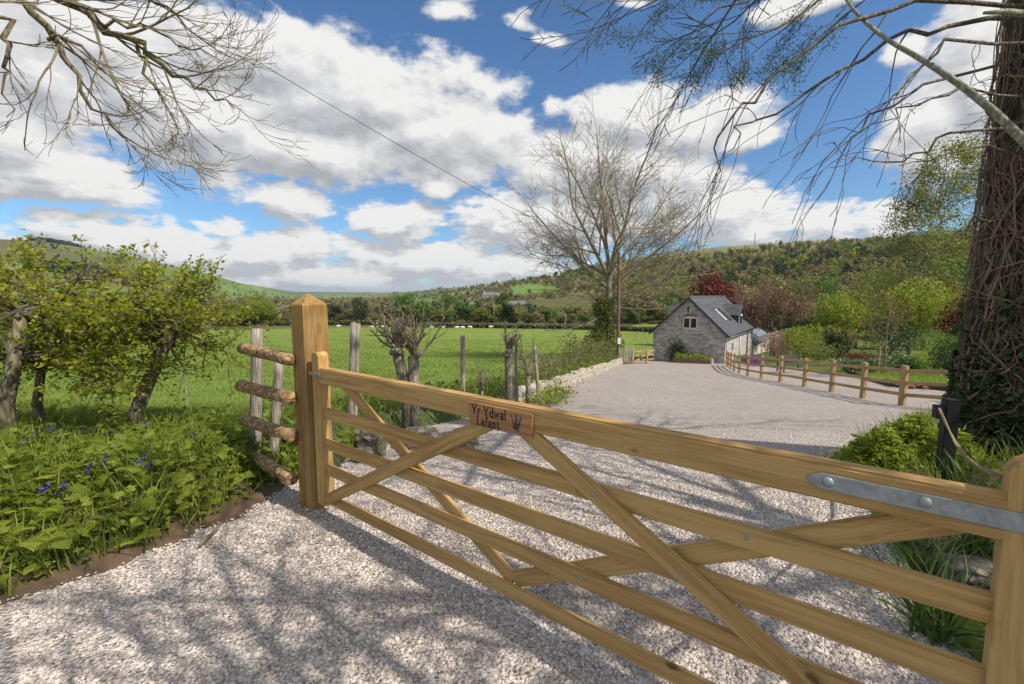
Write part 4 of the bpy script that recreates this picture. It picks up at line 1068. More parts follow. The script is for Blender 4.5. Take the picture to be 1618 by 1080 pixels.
def gpt(px, Y, dz=0):
    X = (px - 809) / F * Y * 1.0
    return Vector((X, Y, float(terrain(X, Y)) + dz))
def bushy(name, px, Y, h, wd, mat, label, cat='shrub', n=1500, leaf=.12, seed=1, **k):
    return leafy(name, gpt(px, Y), h, wd, mat, label, cat, n, leaf, k.pop('trunk_h', .03), seed=seed, **k)

# ------------------------------------------------------------------ garden behind the fence
def lawn(name, pts, label):
    cx = sum(p[0] for p in pts) / len(pts)
    sheet(name, pts, .14, .8, M['lawn'], lambda x, y: float(terrain(x, y)), label)
lawn('lawn', [(14.6, 17.2), (16.0, 15.0), (18.5, 14.6), (24, 17.5), (30, 24), (28, 32), (22, 30), (18.5, 24.5), (16.2, 20.4)], 'bright green lawn beyond the post and rail fence')
def lawn_edge(pts):
    m = MB(); n = len(pts)
    for a, b in zip(pts[:-1], pts[1:]):
        for t in np.linspace(0, 1, 6)[:-1]:
            p = Vector((a[0] + (b[0] - a[0]) * t, a[1] + (b[1] - a[1]) * t, 0)); q = Vector((a[0] + (b[0] - a[0]) * (t + .2), a[1] + (b[1] - a[1]) * (t + .2), 0))
            p.z = float(terrain(p.x, p.y)); q.z = float(terrain(q.x, q.y)); d = q - p
            m.box(0, d.length, -.05, .05, -.1, .155, .01, Matrix.Translation(p) @ d.to_track_quat('X', 'Z').to_matrix().to_4x4())
    return m.build('lawn_edging', plain('sleeper', (.075, .055, .04), .9, 0, .3, 5, .3))
tag(lawn_edge([(18.45, 24.5), (16.15, 20.4), (14.55, 17.2), (15.95, 14.95), (18.5, 14.55)]), 'dark timber edging along the near side of the lawn', 'edging')
# dark garden bench
bn = empty('garden_bench', gpt(1256, 26, .1), 'dark slatted garden bench at the edge of the gravel yard', 'bench', rz=R(15))
dark = plain('bench_wood', (.06, .055, .06), .7, 0, .2, 6, 0)
m = MB()
for i in range(4): m.box(-.8, .8, -.24 + i * .12, -.14 + i * .12, .43, .46)
m.build('seat', dark, bn)
m = MB()
for i in range(3): m.box(-.8, .8, .26, .29, .55 + i * .13, .65 + i * .13)
m.build('backrest', dark, bn)
for x in (-.75, .75):
    for y in (-.2, .27):
        m = MB(); m.box(x - .03, x + .03, y - .03, y + .03, 0, .43 if y < 0 else .93); m.build('leg', dark, bn)
# trees and shrubs, each its own thing: name, px, Y, h, w, material, label ...
leafy('red_maple', gpt(1127, 66), 11.6, 7.4, 't_red', 'rounded deep red maple standing behind the barn roof', n=6500, leaf=.36, seed=3, trunk_h=.2)
random.seed(9)
cb_ = Vector(gpt(1224, 46)); ct = empty('copper_tree', cb_, 'spreading coppery brown tree just opening leaf beside the barn extension', 'tree')
P3 = dict(seg=5, wander=.12, pull=Vector((0, 0, .05)), taper=.5, rmin=.014, kids=[3, 5, 5, 4], t0=.25, ang=.7, len=.62, rk=.55)
out = [(0, [cb_ - Vector((0, 0, .4)), cb_ + Vector((.1, 0, 1.3)), cb_ + Vector((0, 0, 2.9))], [.34, .28, .24])]
for (dx, dz) in ((-1, .75), (-.5, 1.0), (0, 1.0), (.45, 1.0), (.95, .8), (1, .35), (-.9, .4)): grow(out, cb_ + Vector((0, 0, 2.0 + random.random())), Vector((dx, random.uniform(-.4, .4), dz)).normalized(), 3.0, .13, 3, P3, 1)
limbs_mesh(out, 'trunk', plain('copper_limbs', (.15, .10, .07), .85, 0, .3, 3, .2), ct)
tips = np.array([p[1][-1] - cb_ for p in out if p[0] >= 2]); n = 5200; k = rng.integers(0, len(tips), n)
fl = Field(3); fl.add(*bake(LEAF_V, LEAF_F, tips[k] + rng.normal(0, .28, (n, 3)), rot_rand(n), rng.uniform(.10, .22, n))); link('crown', fl.mesh('crown', M['t_copper']), ct)
bushy('blossom_tree', 1240, 41, 2.7, 4.4, 't_pink', 'weeping pale pink blossom tree beside the barn extension', 'tree', 2600, .16, 4, trunk_h=.15)
bushy('blossom_shrub', 1198, 33, 1.0, 1.9, 'purple', 'low clump of purple flowers behind the fence near the barn', 'flowers', 900, .10, 5)
SH = [
 ('lime_shrub', 1160, 44, 2.0, 3.2, 't_lime', 'yellow-green shrub by the corner of the barn extension'),
 ('garden_shrub', 1278, 38, 3.4, 4.6, 't_lime', 'tall yellow-green shrub right of the pink blossom tree'),
 ('garden_shrub', 1300, 33, 2.0, 2.6, 't_olive', 'olive-green rounded shrub at the end of the yard'),
 ('garden_shrub', 1318, 36, 2.6, 2.4, 't_dark', 'dark evergreen shrub left of the dark red bush'),
 ('red_shrub', 1357, 27, 1.25, 1.9, 't_red', 'small dark red bush behind the white-flowered shrubs'),
 ('flowering_shrub', 1352, 24, .95, 2.2, 't_flower', 'low white-flowered shrub at the left end of the lawn'),
 ('flowering_shrub', 1392, 23.5, 1.0, 2.0, 't_flower', 'white-flowered shrub at the foot of the staked young tree'),
 ('flowering_shrub', 1425, 25, 1.25, 2.4, 't_flower', 'larger white-flowered shrub right of the young tree'),
 ('box_bush', 1503, 21.5, 1.5, 1.9, 't_dark', 'clipped dark green bush at the right edge of the lawn'),
 ('garden_shrub', 1455, 24.5, 1.0, 1.4, 't_green', 'small mid-green bush beside the clipped dark bush'),
 ('garden_shrub', 1470, 27, 1.3, 2.2, 't_lime', 'bright yellow-green bush at the back of the lawn'),
 ('garden_shrub', 1330, 44, 3.4, 4.0, 't_bronze', 'bronze-leaved shrub in the middle of the shrubbery'),
 ('garden_shrub', 1412, 38, 4.2, 4.6, 't_dark', 'dark holly behind the staked young tree'),
 ('garden_shrub', 1505, 33, 2.9, 4.4, 't_green', 'broad green shrub beside the ivy trunk'),
 ('garden_shrub', 1262, 50, 3.0, 4.4, 't_green', 'mid-green shrub behind the pink blossom tree'),
 ('garden_shrub', 1180, 37, .8, 1.6, 't_green', 'low leafy clump at the foot of the barn long wall'),
]
for i, (nm, px, Y, h, wd, mt, lb) in enumerate(SH):
    g_ = {'garden_shrub': 'shrubs in the garden', 'flowering_shrub': 'white-flowered shrubs by the lawn'}.get(nm)
    bushy(nm, px, Y, h, wd, mt, lb, 'shrub', 3000 if h > 2 else 1700, .17 if h > 2 else .10, 30 + i, group=g_)
TR = [
 ('lime_tree', 1440, 44, 7.6, 8.2, 't_lime', 'broad yellow-green tree in full leaf behind the lawn', 6500, .26),
 ('lime_tree', 1320, 56, 7.6, 6.8, 't_lime', 'yellow-green tree between the copper tree and the holly', 4500, .28),
 ('green_tree', 1355, 62, 8.6, 7.0, 't_olive', 'olive-green tree behind the yellow-green one', 4500, .3),
 ('red_maple', 1512, 40, 5.6, 3.6, 't_red', 'small bright red maple against the ivy trunk', 2600, .2),
 ('bronze_tree', 1462, 58, 10, 6.5, 't_bronze', 'bronze-tinted tree under the birch', 4000, .3),
 ('russet_tree', 1190, 78, 8.4, 7.5, 't_copper', 'pinkish brown tree behind the red maple', 4200, .32),
 ('green_tree', 1280, 112, 12.5, 12, 't_green', 'round bright green tree on the slope above the copper tree', 4600, .5),
 ('green_tree', 1395, 84, 13, 10, 't_olive', 'large olive tree left of the birch', 4800, .4),
 ('green_tree', 1505, 76, 12, 11, 't_green', 'large green tree right of the birch stem', 4600, .4),
 ('dark_tree', 1245, 90, 8, 7, 't_dark', 'dark evergreen above the copper tree', 3200, .35),
 ('bronze_tree', 1165, 96, 9.5, 8, 't_bronze', 'golden bronze tree between the red maple and the hillside', 3200, .35),
]
for i, (nm, px, Y, h, wd, mt, lb, n, lf) in enumerate(TR):
    leafy(nm, gpt(px, Y), h, wd, mt, lb, n=n, leaf=lf, seed=60 + i, trunk_h=.2, lumps=20)
# staked young tree on the lawn
yb = gpt(1403, 22); yt = empty('young_tree', yb, 'slender staked young tree with sparse bronze leaves on the lawn', 'tree')
random.seed(3); out = []
top = yb + Vector((.15, 0, 4.0))
out.append((0, [yb - Vector((0, 0, .2)), yb + Vector((.02, 0, 1.2)), yb + Vector((.0, 0, 2.6)), top], [.05, .042, .03, .012]))
P4 = dict(seg=4, wander=.1, pull=Vector((0, 0, .06)), taper=.4, rmin=.006, kids=[2, 3, 2], t0=.3, ang=.6, len=.5, rk=.6)
for i in range(22):
    z = 1.1 + i * .13; a = random.uniform(0, 6.28); grow(out, yb + Vector((.01, 0, z)), Vector((math.cos(a), math.sin(a), .55)).normalized(), 1.3 * (1.15 - i / 28), .014, 1, P4, 1)
limbs_mesh(out, 'trunk', M['bark_grey'], yt, 8)
tips = np.array([p[1][j] - yb for p in out if p[0] >= 1 for j in range(1, len(p[1]))]); n = 1500; k = rng.integers(0, len(tips), n)
fl = Field(3); fl.add(*bake(LEAF_V, LEAF_F, tips[k] + rng.normal(0, .08, (n, 3)), rot_rand(n), rng.uniform(.06, .12, n))); link('crown', fl.mesh('crown', M['t_bronze']), yt)
m = MB(); m.tube([(-.25, 0, -.2), (-.25, 0, 1.5)], .035, 6); m.build('stake', M['fence'], yt)
# birch with white stem
bb = gpt(1438, 64); SC_ = 1.15; bi = empty('birch_tree', bb, 'tall airy birch with a white leaning stem rising above the garden', 'tree')
random.seed(14); out = []
stem = [bb - Vector((0, 0, .4)), bb + Vector((.3, 0, 5)), bb + Vector((1.6, 0, 11)), bb + Vector((1.4, 0, 15)), bb + Vector((2.6, 0, 20)), bb + Vector((3.2, 0, 26))]
out.append((0, stem, [.26, .24, .2, .16, .11, .04]))
stem2 = [stem[2], bb + Vector((3.2, .5, 15)), bb + Vector((4.2, .5, 20)), bb + Vector((4.8, .5, 24))]; out.append((0, stem2, [.14, .12, .08, .03]))
P5 = dict(seg=5, wander=.12, pull=Vector((0, 0, -.02)), taper=.4, rmin=.012, kids=[3, 4, 4, 3], t0=.3, ang=.6, len=.55, rk=.55)
for s_, lo in ((stem, 1), (stem2, 0)):
    for i in range(lo, len(s_) - 1):
        for j in range(8):
            p = s_[i].lerp(s_[i + 1], random.random()); a = random.uniform(0, 6.28); grow(out, p, Vector((math.cos(a), math.sin(a), .8)).normalized(), 4.2 - .45 * i, .06, 2, P5, 1)
wb = new_mat('birch_bark'); t = wb[1]; pp = t.node('ShaderNodeTexCoord').outputs['Object']
t.put(wb[2].inputs['Base Color'], t.mix(t.smooth(t.noise(t.v('MULTIPLY', pp, (1, 1, 4)), 1.3, 4, .6), .52, .60), (.58, .56, .50, 1), (.06, .05, .04, 1)))
limbs_mesh([x for x in out if x[0] == 0], 'trunk', wb[0], bi, 10)
limbs_mesh([x for x in out if x[0] > 0], 'sprays', M['twig'], bi, smooth=False)
tips = np.array([p[1][-1] - bb for p in out if p[0] >= 2]); n = 17000; k = rng.integers(0, len(tips), n)
fl = Field(3); fl.add(*bake(LEAF_V * [1.4, 1, 1], LEAF_F, tips[k] + rng.normal(0, .5, (n, 3)) * [1, 1, 1.1], rot_rand(n), rng.uniform(.15, .32, n))); link('crown', fl.mesh('crown', M['t_birch']), bi)
# brick rubble heap
m = MB(); random.seed(4); c = gpt(1463, 16.5)
for i in range(26): m.box(-.11, .11, -.05, .05, -.035, .035, .006, Matrix.Translation((c.x + random.gauss(0, .35), c.y + random.gauss(0, .25), c.z + .05 + random.random() * .1)) @ Matrix.Rotation(random.uniform(0, 6), 4, 'Z') @ Matrix.Rotation(random.uniform(-.5, .5), 4, 'X'))
tag(m.build('brick_pile', M['brick']), 'small heap of old red bricks on bare earth behind the fence', 'brick pile')

# ------------------------------------------------------------------ far trees, hedges, farms
def far_proto(mat, h, wd, n, leaf, seed, trunk=True, lumps=12, airy=.45):
    r_ = np.random.default_rng(seed)
    pts, idx = clump_pts(n, (0, 0, h * .56), wd / 2, wd / 2, h * .46, lumps, airy, seed)
    tint = np.clip(r_.normal(.5, .17, n) + r_.uniform(-.12, .12, lumps)[idx], 0, 1)
    V, Fc, T = bake(QUAD_V, QUAD_F, pts, rot_rand(n, .75), leaf * rng.uniform(.6, 1.3, n), tint)
    mi = np.zeros(len(Fc), int)
    if trunk:
        b = MB(); tr = h * .022
        b.tube([(0, 0, -.6), (0, 0, h * .3), (0, 0, h * .75)], [tr * 1.2, tr, tr * .4], 5, False)
        for i in range(7):
            a = i * .9; b.tube([(0, 0, h * (.22 + .05 * i)), (math.cos(a) * wd * .2, math.sin(a) * wd * .2, h * (.45 + .05 * i)), (math.cos(a) * wd * .36, math.sin(a) * wd * .36, h * (.62 + .04 * i))], [tr * .5, tr * .35, tr * .12], 3, False)
        tf = np.array([t for q in b.f for t in ((q[0], q[1], q[2]), (q[0], q[2], q[3]))]); n0 = len(V)
        V = np.concatenate([V, np.array(b.v)]); Fc = np.concatenate([Fc, tf + n0]); T = np.concatenate([T, np.full(len(b.v), .5)]); mi = np.concatenate([mi, np.ones(len(tf), int)])
    return raw_mesh('far_tree', V, Fc, 3, T, [M[mat], M['bark_grey']], False, mi)
KINDS = {
 'bare_tree': ('t_bare', 10.5, 9.5, 800, .46), 'grey_tree': ('t_grey', 9.5, 9, 760, .44), 'russet_tree': ('t_russet', 9, 8.5, 760, .52),
 'olive_tree': ('t_olive', 10, 10, 900, .62), 'green_tree': ('t_green', 10, 10, 900, .66), 'dark_tree': ('t_dark', 11, 9, 900, .62), 'lime_tree': ('t_lime', 9, 9, 900, .62)}
PROT = {k: [far_proto(v[0], v[1] * s, v[2], v[3], v[4], 100 + 7 * i + j) for j, s in enumerate((1.0, .8))] for i, (k, v) in enumerate(KINDS.items())}
def inell(px, py, E): return any(((px - a) / c) ** 2 + ((py - b) / d) ** 2 < 1 for a, b, c, d in E)
LIME_P = dict(right=(('bare_tree', .34), ('grey_tree', .2), ('russet_tree', .16), ('olive_tree', .17), ('green_tree', .08), ('dark_tree', .05)),
              mid=(('bare_tree', .22), ('grey_tree', .12), ('russet_tree', .10), ('olive_tree', .2), ('green_tree', .18), ('dark_tree', .12), ('lime_tree', .06)),
              valley=(('bare_tree', .42), ('grey_tree', .26), ('olive_tree', .14), ('dark_tree', .10), ('green_tree', .08)),
              left=(('dark_tree', .4), ('bare_tree', .2), ('olive_tree', .2), ('green_tree', .2)))
LBL = {'bare': 'bare brown tree', 'grey': 'leafless grey tree', 'russet': 'russet-budding tree', 'olive': 'olive-green tree', 'green': 'mid-green leafy tree', 'dark': 'dark evergreen tree', 'lime': 'yellow-green tree'}
PLACE = {'right': 'in the wood covering the right-hand hillside', 'mid': 'among the small fields on the hill beyond the pasture', 'valley': 'in the wooded valley bottom beyond the pasture', 'left': 'on the pasture hillside to the left'}
def pick(tab):
    u = random.random()
    for k, w_ in tab:
        u -= w_
        if u < 0: return k
    return tab[0][0]
random.seed(33); cand = []
for _ in range(60000):
    d = math.exp(random.uniform(math.log(125), math.log(2300))); px = random.uniform(-90, 1720)
    a = math.atan((px - 809) / F); X, Y = d * math.sin(a), d * math.cos(a)
    d1 = float(np.interp(a, _ta, SKY_D))
    if d > d1 * 1.02: continue
    z = float(terrain(X, Y)); _, py = px_of((X, Y, z)); f = d / d1
    if px > 985:
        reg = 'right'; p = .9 if f < .72 else (.30 if f < .86 else .05)
        if py > 545 or d < (75 if px > 1150 else 165): p = 0
        p *= .9 if d < 520 else .55
    elif px > 640:
        reg = 'mid'; p = .62 if f < .95 else .85
        if d < 168: p = 0
        if inell(px, py, CLEAR): p = .0
    elif px > 330:
        reg = 'valley'; p = .8 if d < 800 else .3
        if d < 190: p = 0
        if d > 1600: p = .15
    else:
        reg = 'left'; p = .03
        if d < 210: p = 0
        elif d < 420: p = .65
        elif f > .9: p = .02
        # hedgerow lines
        elif abs(math.sin(X * .009 + 1.3)) < .045 or abs(math.sin(Y * .0075 + X * .002)) < .04: p = .5
    p *= min(1, (d / 260)) ** .2
    if random.random() < p * min(1.0, (900 / d) ** .35 * .62): cand.append((d, X, Y, z, reg))
# thin by spacing
cand.sort(); kept = []; cell = {}
for c in cand:
    sp = 6.2 if c[0] < 700 else 9; key = (int(c[1] // sp), int(c[2] // sp))
    if key in cell: continue
    cell[key] = 1; kept.append(c)
cnt = {}
first = {}
stuffs = {}
for i, (d, X, Y, z, reg) in enumerate(kept):
    nv = .5 + .5 * math.sin(X * .021 + 2.2 * math.sin(Y * .013 + 1)) * math.cos(Y * .018 + 1.4 * math.sin(X * .011))
    uu = min(.999, max(0, .72 * nv + .28 * random.random() + random.gauss(0, .06))); acc_u = 0
    k = LIME_P[reg][0][0]
    if random.random() < .3: k = pick(LIME_P[reg])
    else:
        for kk_, ww_ in LIME_P[reg]:
            acc_u += ww_
            if uu < acc_u: k = kk_; break
    if reg == 'right': k = (('bare_tree', 'grey_tree', 'bare_tree', 'russet_tree', 'olive_tree')[min(4, int(uu * 5))] if f > .52 else ('olive_tree', 'bare_tree', 'green_tree', 'olive_tree', 'russet_tree', 'dark_tree', 'lime_tree')[min(6, int((.55 * nv + .45 * random.random()) * 7))])
    s = random.choice((random.uniform(.45, .8), random.uniform(.7, 1.1), random.uniform(.9, 1.45))) * (.68 if reg == 'mid' else 1) * (.72 if (reg == 'right' and d > 350) else 1) * (.85 if reg == 'right' else (.8 if reg == 'valley' else 1))
    if reg == 'right' and d > .72 * 700: s *= .6
    if sum(cnt.values()) < 290:
        cnt[k] = cnt.get(k, 0) + 1
        o = link(k, random.choice(PROT[k]), None, (X, Y, z - .3), (0, 0, random.uniform(0, 6.28))); o.scale = (s * random.uniform(.9, 1.1), s, s * random.uniform(.9, 1.15))
        tag(o, LBL[k.split('_')[0]] + ' ' + PLACE[reg], 'tree', LBL[k.split('_')[0]].replace('tree', 'trees') + ' ' + PLACE[reg])
    else: stuffs.setdefault(k, []).append((X, Y, z, s, d))
print('far trees', len(kept), cnt)
fs_ = {}
for k, L in stuffs.items():
    v = KINDS[k]; L = np.array(L)
    fl = Field(3)
    for nq, lf, sel in ((260, .75, L[:, 4] < 760), (80, 1.5, L[:, 4] >= 760)):
        A = L[sel]
        if not len(A): continue
        pts, idx = clump_pts(nq, (0, 0, v[1] * .5), v[2] / 2, v[2] / 2, v[1] * .5, 9, .4, hash(k) % 100 if False else len(k))
        pv, pf_, T = bake(QUAD_V, QUAD_F, pts, rot_rand(nq, .7), lf * rng.uniform(.6, 1.3, nq))
        n = len(A); th = rng.uniform(0, 6.28, n); c, s_ = np.cos(th), np.sin(th); z0, o1 = np.zeros(n), np.ones(n)
        Rz = np.stack([np.stack([c, -s_, z0], -1), np.stack([s_, c, z0], -1), np.stack([z0, z0, o1], -1)], -2)
        V, Fc, _ = bake(pv, pf_, np.column_stack([A[:, 0], A[:, 1], A[:, 2] - .4]), Rz, A[:, 3])
        tt = np.clip(np.tile(T, n) * .45 + np.repeat(rng.uniform(.1, .45, n), len(pv)), 0, 1)
        fl.add(V, Fc, tt)
    if fl.V: tag(link('woodland', fl.mesh('woodland', M[v[0]])), LBL[k.split('_')[0]].replace(' tree', '') + ' woodland massed on the far slopes', kind='stuff')
# single trees that stand out far off
leafy('round_tree', gpt(408, 165), 12.6, 14.5, 't_lime', 'round bright green tree at the far edge of the pasture behind the gate post', n=5200, leaf=.62, seed=90, trunk_h=.06, lumps=22)
leafy('field_tree', gpt(362, 175), 8.5, 8, 't_green', 'smaller green tree left of the round bright green one', n=2200, leaf=.6, seed=91, trunk_h=.1)
leafy('ivy_tree', gpt(570, 172), 10.5, 6.4, 't_dark', 'narrow dark ivy-clad tree at the pasture edge behind the split post', n=2600, leaf=.5, seed=92, trunk_h=.1)
leafy('field_tree', gpt(636, 240), 15, 13, 't_green', 'dark green rounded tree rising from the valley wood', n=2600, leaf=.8, seed=93, trunk_h=.1)
leafy('field_tree', gpt(712, 300), 15, 12, 't_green', 'bright green tree below the farmhouse on the far hill', n=2400, leaf=.8, seed=94, trunk_h=.1)
leafy('field_tree', gpt(795, 262), 14, 9, 't_green', 'green tree standing directly beside the grey farmhouse', n=2400, leaf=.7, seed=95, trunk_h=.15)
# low copses on the left hill
for (px, d, w_, h_, lb) in ((100, 1400, 38, 9, 'long dark copse on the crest of the left hill'), (128, 800, 34, 15, 'dark brown wood on the slope of the left hill')):
    a = math.atan((px - 809) / F); n = 1400; t = rng.uniform(-1, 1, n)
    X = d * math.sin(a) + t * w_ * math.cos(a); Y = d * math.cos(a) - t * w_ * math.sin(a) + rng.normal(0, 5, n); Z = terrain(X, Y) + rng.uniform(0, 1, n) * h_ * (1 - t ** 4)
    fl = Field(3); fl.add(*bake(QUAD_V, QUAD_F, np.column_stack([X, Y, Z]), rot_rand(n), rng.uniform(2, 4, n)))
    tag(link('copse', fl.mesh('copse', M['t_dark'])), lb, kind='stuff')
# clipped hedge closing the pasture
def hedge(name, pts, h, wd, mat, label, n, leaf):
    P_ = np.array(pts); t = rng.uniform(0, len(P_) - 1, n); i = np.minimum(t.astype(int), len(P_) - 2); f = t - i
    X = P_[i, 0] * (1 - f) + P_[i + 1, 0] * f; Y = P_[i, 1] * (1 - f) + P_[i + 1, 1] * f
    X = X + rng.uniform(-.5, .5, n) * wd; Y = Y + rng.uniform(-.5, .5, n) * wd
    Z = terrain(X, Y) + rng.uniform(0, 1, n) ** .7 * h * (1 + .1 * np.sin(X * .5))
    fl = Field(3); fl.add(*bake(QUAD_V, QUAD_F, np.column_stack([X, Y, Z]), rot_rand(n), leaf * rng.uniform(.6, 1.2, n)))
    return tag(link(name, fl.mesh(name, M[mat])), label, 'hedge')
hp = lambda px, Y: ((px - 809) / F * Y, Y)
hedge('field_hedge', [hp(612, 158), hp(760, 152), hp(900, 142), hp(1010, 128), hp(1060, 118)], 1.1, 1.6, 'hedge', 'long clipped hedge closing the far side of the pasture', 9000, .6)
hedge('field_hedge', [hp(240, 162), hp(330, 160), hp(420, 164), hp(520, 168), hp(612, 170)], 1.5, 2.5, 'hedge', 'rough low hedge along the pasture below the valley wood', 5000, .7)
hedge('field_hedge', [hp(-120, 130), hp(60, 135), hp(240, 162)], 3.5, 4, 'scrub', 'scrubby tall hedge behind the hawthorns at the left of the pasture', 5000, .8)
# wall strip beyond the hedge
m = MB(); a_, b_ = hp(620, 166), hp(1000, 148)
for i in range(24):
    p = [a_[0] + (b_[0] - a_[0]) * i / 24, a_[1] + (b_[1] - a_[1]) * i / 24]; q = [a_[0] + (b_[0] - a_[0]) * (i + 1) / 24, a_[1] + (b_[1] - a_[1]) * (i + 1) / 24]
    za, zb = float(terrain(*p)), float(terrain(*q)); m.add([(p[0], p[1], za - 1), (q[0], q[1], zb - 1), (q[0], q[1], zb + 1.3), (p[0], p[1], za + 1.3), (p[0], p[1] + .6, za - 1), (q[0], q[1] + .6, zb - 1), (q[0], q[1] + .6, zb + 1.3), (p[0], p[1] + .6, za + 1.3)], [(0, 1, 2, 3), (3, 2, 6, 7), (7, 6, 5, 4)])
tag(m.build('field_wall', plain('field_wall_stone', (.17, .135, .10), .9, 0, .4, 1.5, .3)), 'low brown stone field wall just beyond the clipped hedge', 'wall')
# farmhouses
def house(px, d, L, D, eh, rh, rz, wm, label, wins=3, chim=True):
    a = math.atan((px - 809) / F); X, Y = d * math.sin(a), d * math.cos(a); z = float(terrain(X, Y))
    e = empty('farmhouse', (X, Y, z), label, 'house', rz=rz)
    m = MB(); vs = []
    for x in (-L / 2, L / 2): vs += [(x, -D / 2, -2), (x, D / 2, -2), (x, D / 2, eh), (x, 0, rh), (x, -D / 2, eh)]
    m.add(vs, [(0, 1, 2, 3, 4), (9, 8, 7, 6, 5), (0, 4, 9, 5), (1, 6, 7, 2)]); m.build('wall', wm, e)
    for sgn in (-1, 1): roof_plane('roof', (-L / 2 - .4, sgn * (D / 2 + .4), eh - .3), (L / 2 + .4, sgn * (D / 2 + .4), eh - .3), (L / 2 + .4, 0, rh + .1), (-L / 2 - .4, 0, rh + .1), .15, e, M['grey_roof'])
    for i in range(wins):
        m = MB(); x = -L / 2 + L * (i + .5) / wins; m.box(x - .8, x + .8, -D / 2 - .03, -D / 2 + .02, .9, min(2.5, eh - .2)); m.build('window', M['glass'], e)
    if chim: m = MB(); m.box(-L / 2 + .3, -L / 2 + 1.3, -.5, .5, rh - .8, rh + 1.2); m.build('chimney', wm, e)
house(812, 290, 19, 7.5, 3.8, 6.6, R(-8), M['hill_render'], 'long grey farmhouse with pale walls on the far hillside', 5)
house(829, 296, 8, 6, 3.6, 6.2, R(70), M['hill_render'], 'gabled grey wing at the right end of the farmhouse', 1, False)
house(772, 285, 9, 6, 2.8, 4.6, R(-5), M['brick'], 'brown outbuilding left of the long farmhouse', 2, False)
house(720, 300, 14, 7, 2.8, 4.4, R(4), M['hill_render'], 'pale-roofed farm shed in the field left of the farmhouse', 0, False)
house(748, 306, 9, 6, 2.4, 3.8, R(0), M['hill_render'], 'small low shed beside the pale-roofed farm shed', 0, False)
house(776, 480, 16, 8, 4.2, 7.2, R(-12), M['white'], 'small white cottage among trees high on the far hill', 3)
house(688, 255, 9, 6, 3.2, 5.4, R(15), M['white'], 'white cottage at the foot of the far hill', 2)
# radio mast on the skyline
a = math.atan((1186 - 809) / F); d = 712; X, Y = d * math.sin(a), d * math.cos(a); z = float(terrain(X, Y)); m = MB()
for i in range(3):
    t = i * 2.09; m.tube([(X + math.cos(t) * 1.1, Y + math.sin(t) * 1.1, z - 1), (X + math.cos(t) * .3, Y + math.sin(t) * .3, z + 15)], .14, 4)
for i in range(9): m.tube([(X - .9 + .06 * i, Y, z + i * 1.6), (X + .9 - .06 * i, Y, z + 1.6 + i * 1.6)], .08, 3)
m.tube([(X, Y, z + 14), (X, Y, z + 18)], .1, 4)
tag(m.build('radio_mast', M['slate_pipe']), 'thin radio mast on the skyline of the right-hand hill', 'mast')
# distant poles in the fields
for i, (px, Y, h) in enumerate(((713, 175, 7.5), (780, 172, 7.5), (893, 150, 5))):
    b = gpt(px, Y); m = MB(); m.tube([b - Vector((0, 0, .5)), b + Vector((0, 0, h))], [.16, .12], 6); m.box(b.x - .7, b.x + .7, b.y - .05, b.y + .05, b.z + h - .6, b.z + h - .45)
    tag(m.build('utility_pole', M['grey_wood']), ('slim grey utility pole nearest the pollards beyond the hedge', 'slim grey utility pole below the long farmhouse', 'short utility pole beside the ash beyond the hedge')[i], 'pole', 'utility poles beyond the pasture')
# sheep
def sheep_mesh():
    m = MB()
    pts = [(-.50, 0, .58), (-.42, 0, .62), (-.2, 0, .66), (.1, 0, .66), (.35, 0, .65), (.48, 0, .66)]; m.tube(pts, [.10, .22, .27, .27, .24, .13], 8)
    m.tube([(.42, 0, .72), (.58, 0, .80), (.66, 0, .80)], [.13, .10, .09], 7); m.tube([(.62, 0, .82), (.74, 0, .76), (.84, 0, .70)], [.09, .085, .05], 7)
    for x in (-.34, .32):
        for y in (-.12, .12): m.tube([(x, y, .5), (x + .02, y, .25), (x, y, 0)], [.07, .04, .035], 5)
    for y in (-.1, .1): m.tube([(.64, y * .7, .84), (.60, y * 1.9, .83)], [.03, .012], 4)
    m.tube([(-.48, 0, .64), (-.58, 0, .5)], [.05, .03], 4)
    return m
SHP = [(534, 150, 'left'), (587, 141, 'lying at the left of the flock'), (597, 139, 'x'), (681, 138, 'x'), (699, 138, 'x'), (722, 138, 'x'), (731, 138, 'x'), (743, 141, 'x'), (775, 143, 'x'), (604, 143, 'x')]
sm_ = sheep_mesh()
SL = ['white sheep grazing alone nearest the gate post', 'leftmost white sheep of the cluster behind the split post', 'white sheep in front of its cluster behind the pollard', 'white sheep grazing just right of the forked pollard', 'white sheep midway between forked pollard and round post', 'white sheep directly left of the round post', 'white sheep just right of the round post', 'white sheep right of the pair beside the round post', 'white sheep grazing far right near the slim pollards', 'rearmost white sheep of the cluster behind the pollard']
random.seed(2); s0 = None
for i, (px, Y, _) in enumerate(SHP):
    if s0 is None: s0 = sm_.build('sheep', M['sheep'], smooth=True); o = s0
    else: o = s0.copy(); COL.objects.link(o)
    o.location = gpt(px, Y); o.rotation_euler = (0, 0, random.uniform(-.5, .5) + random.choice((0, math.pi))); o.scale = (1.2,) * 3
    tag(o, SL[i], 'sheep', 'sheep grazing in the pasture')

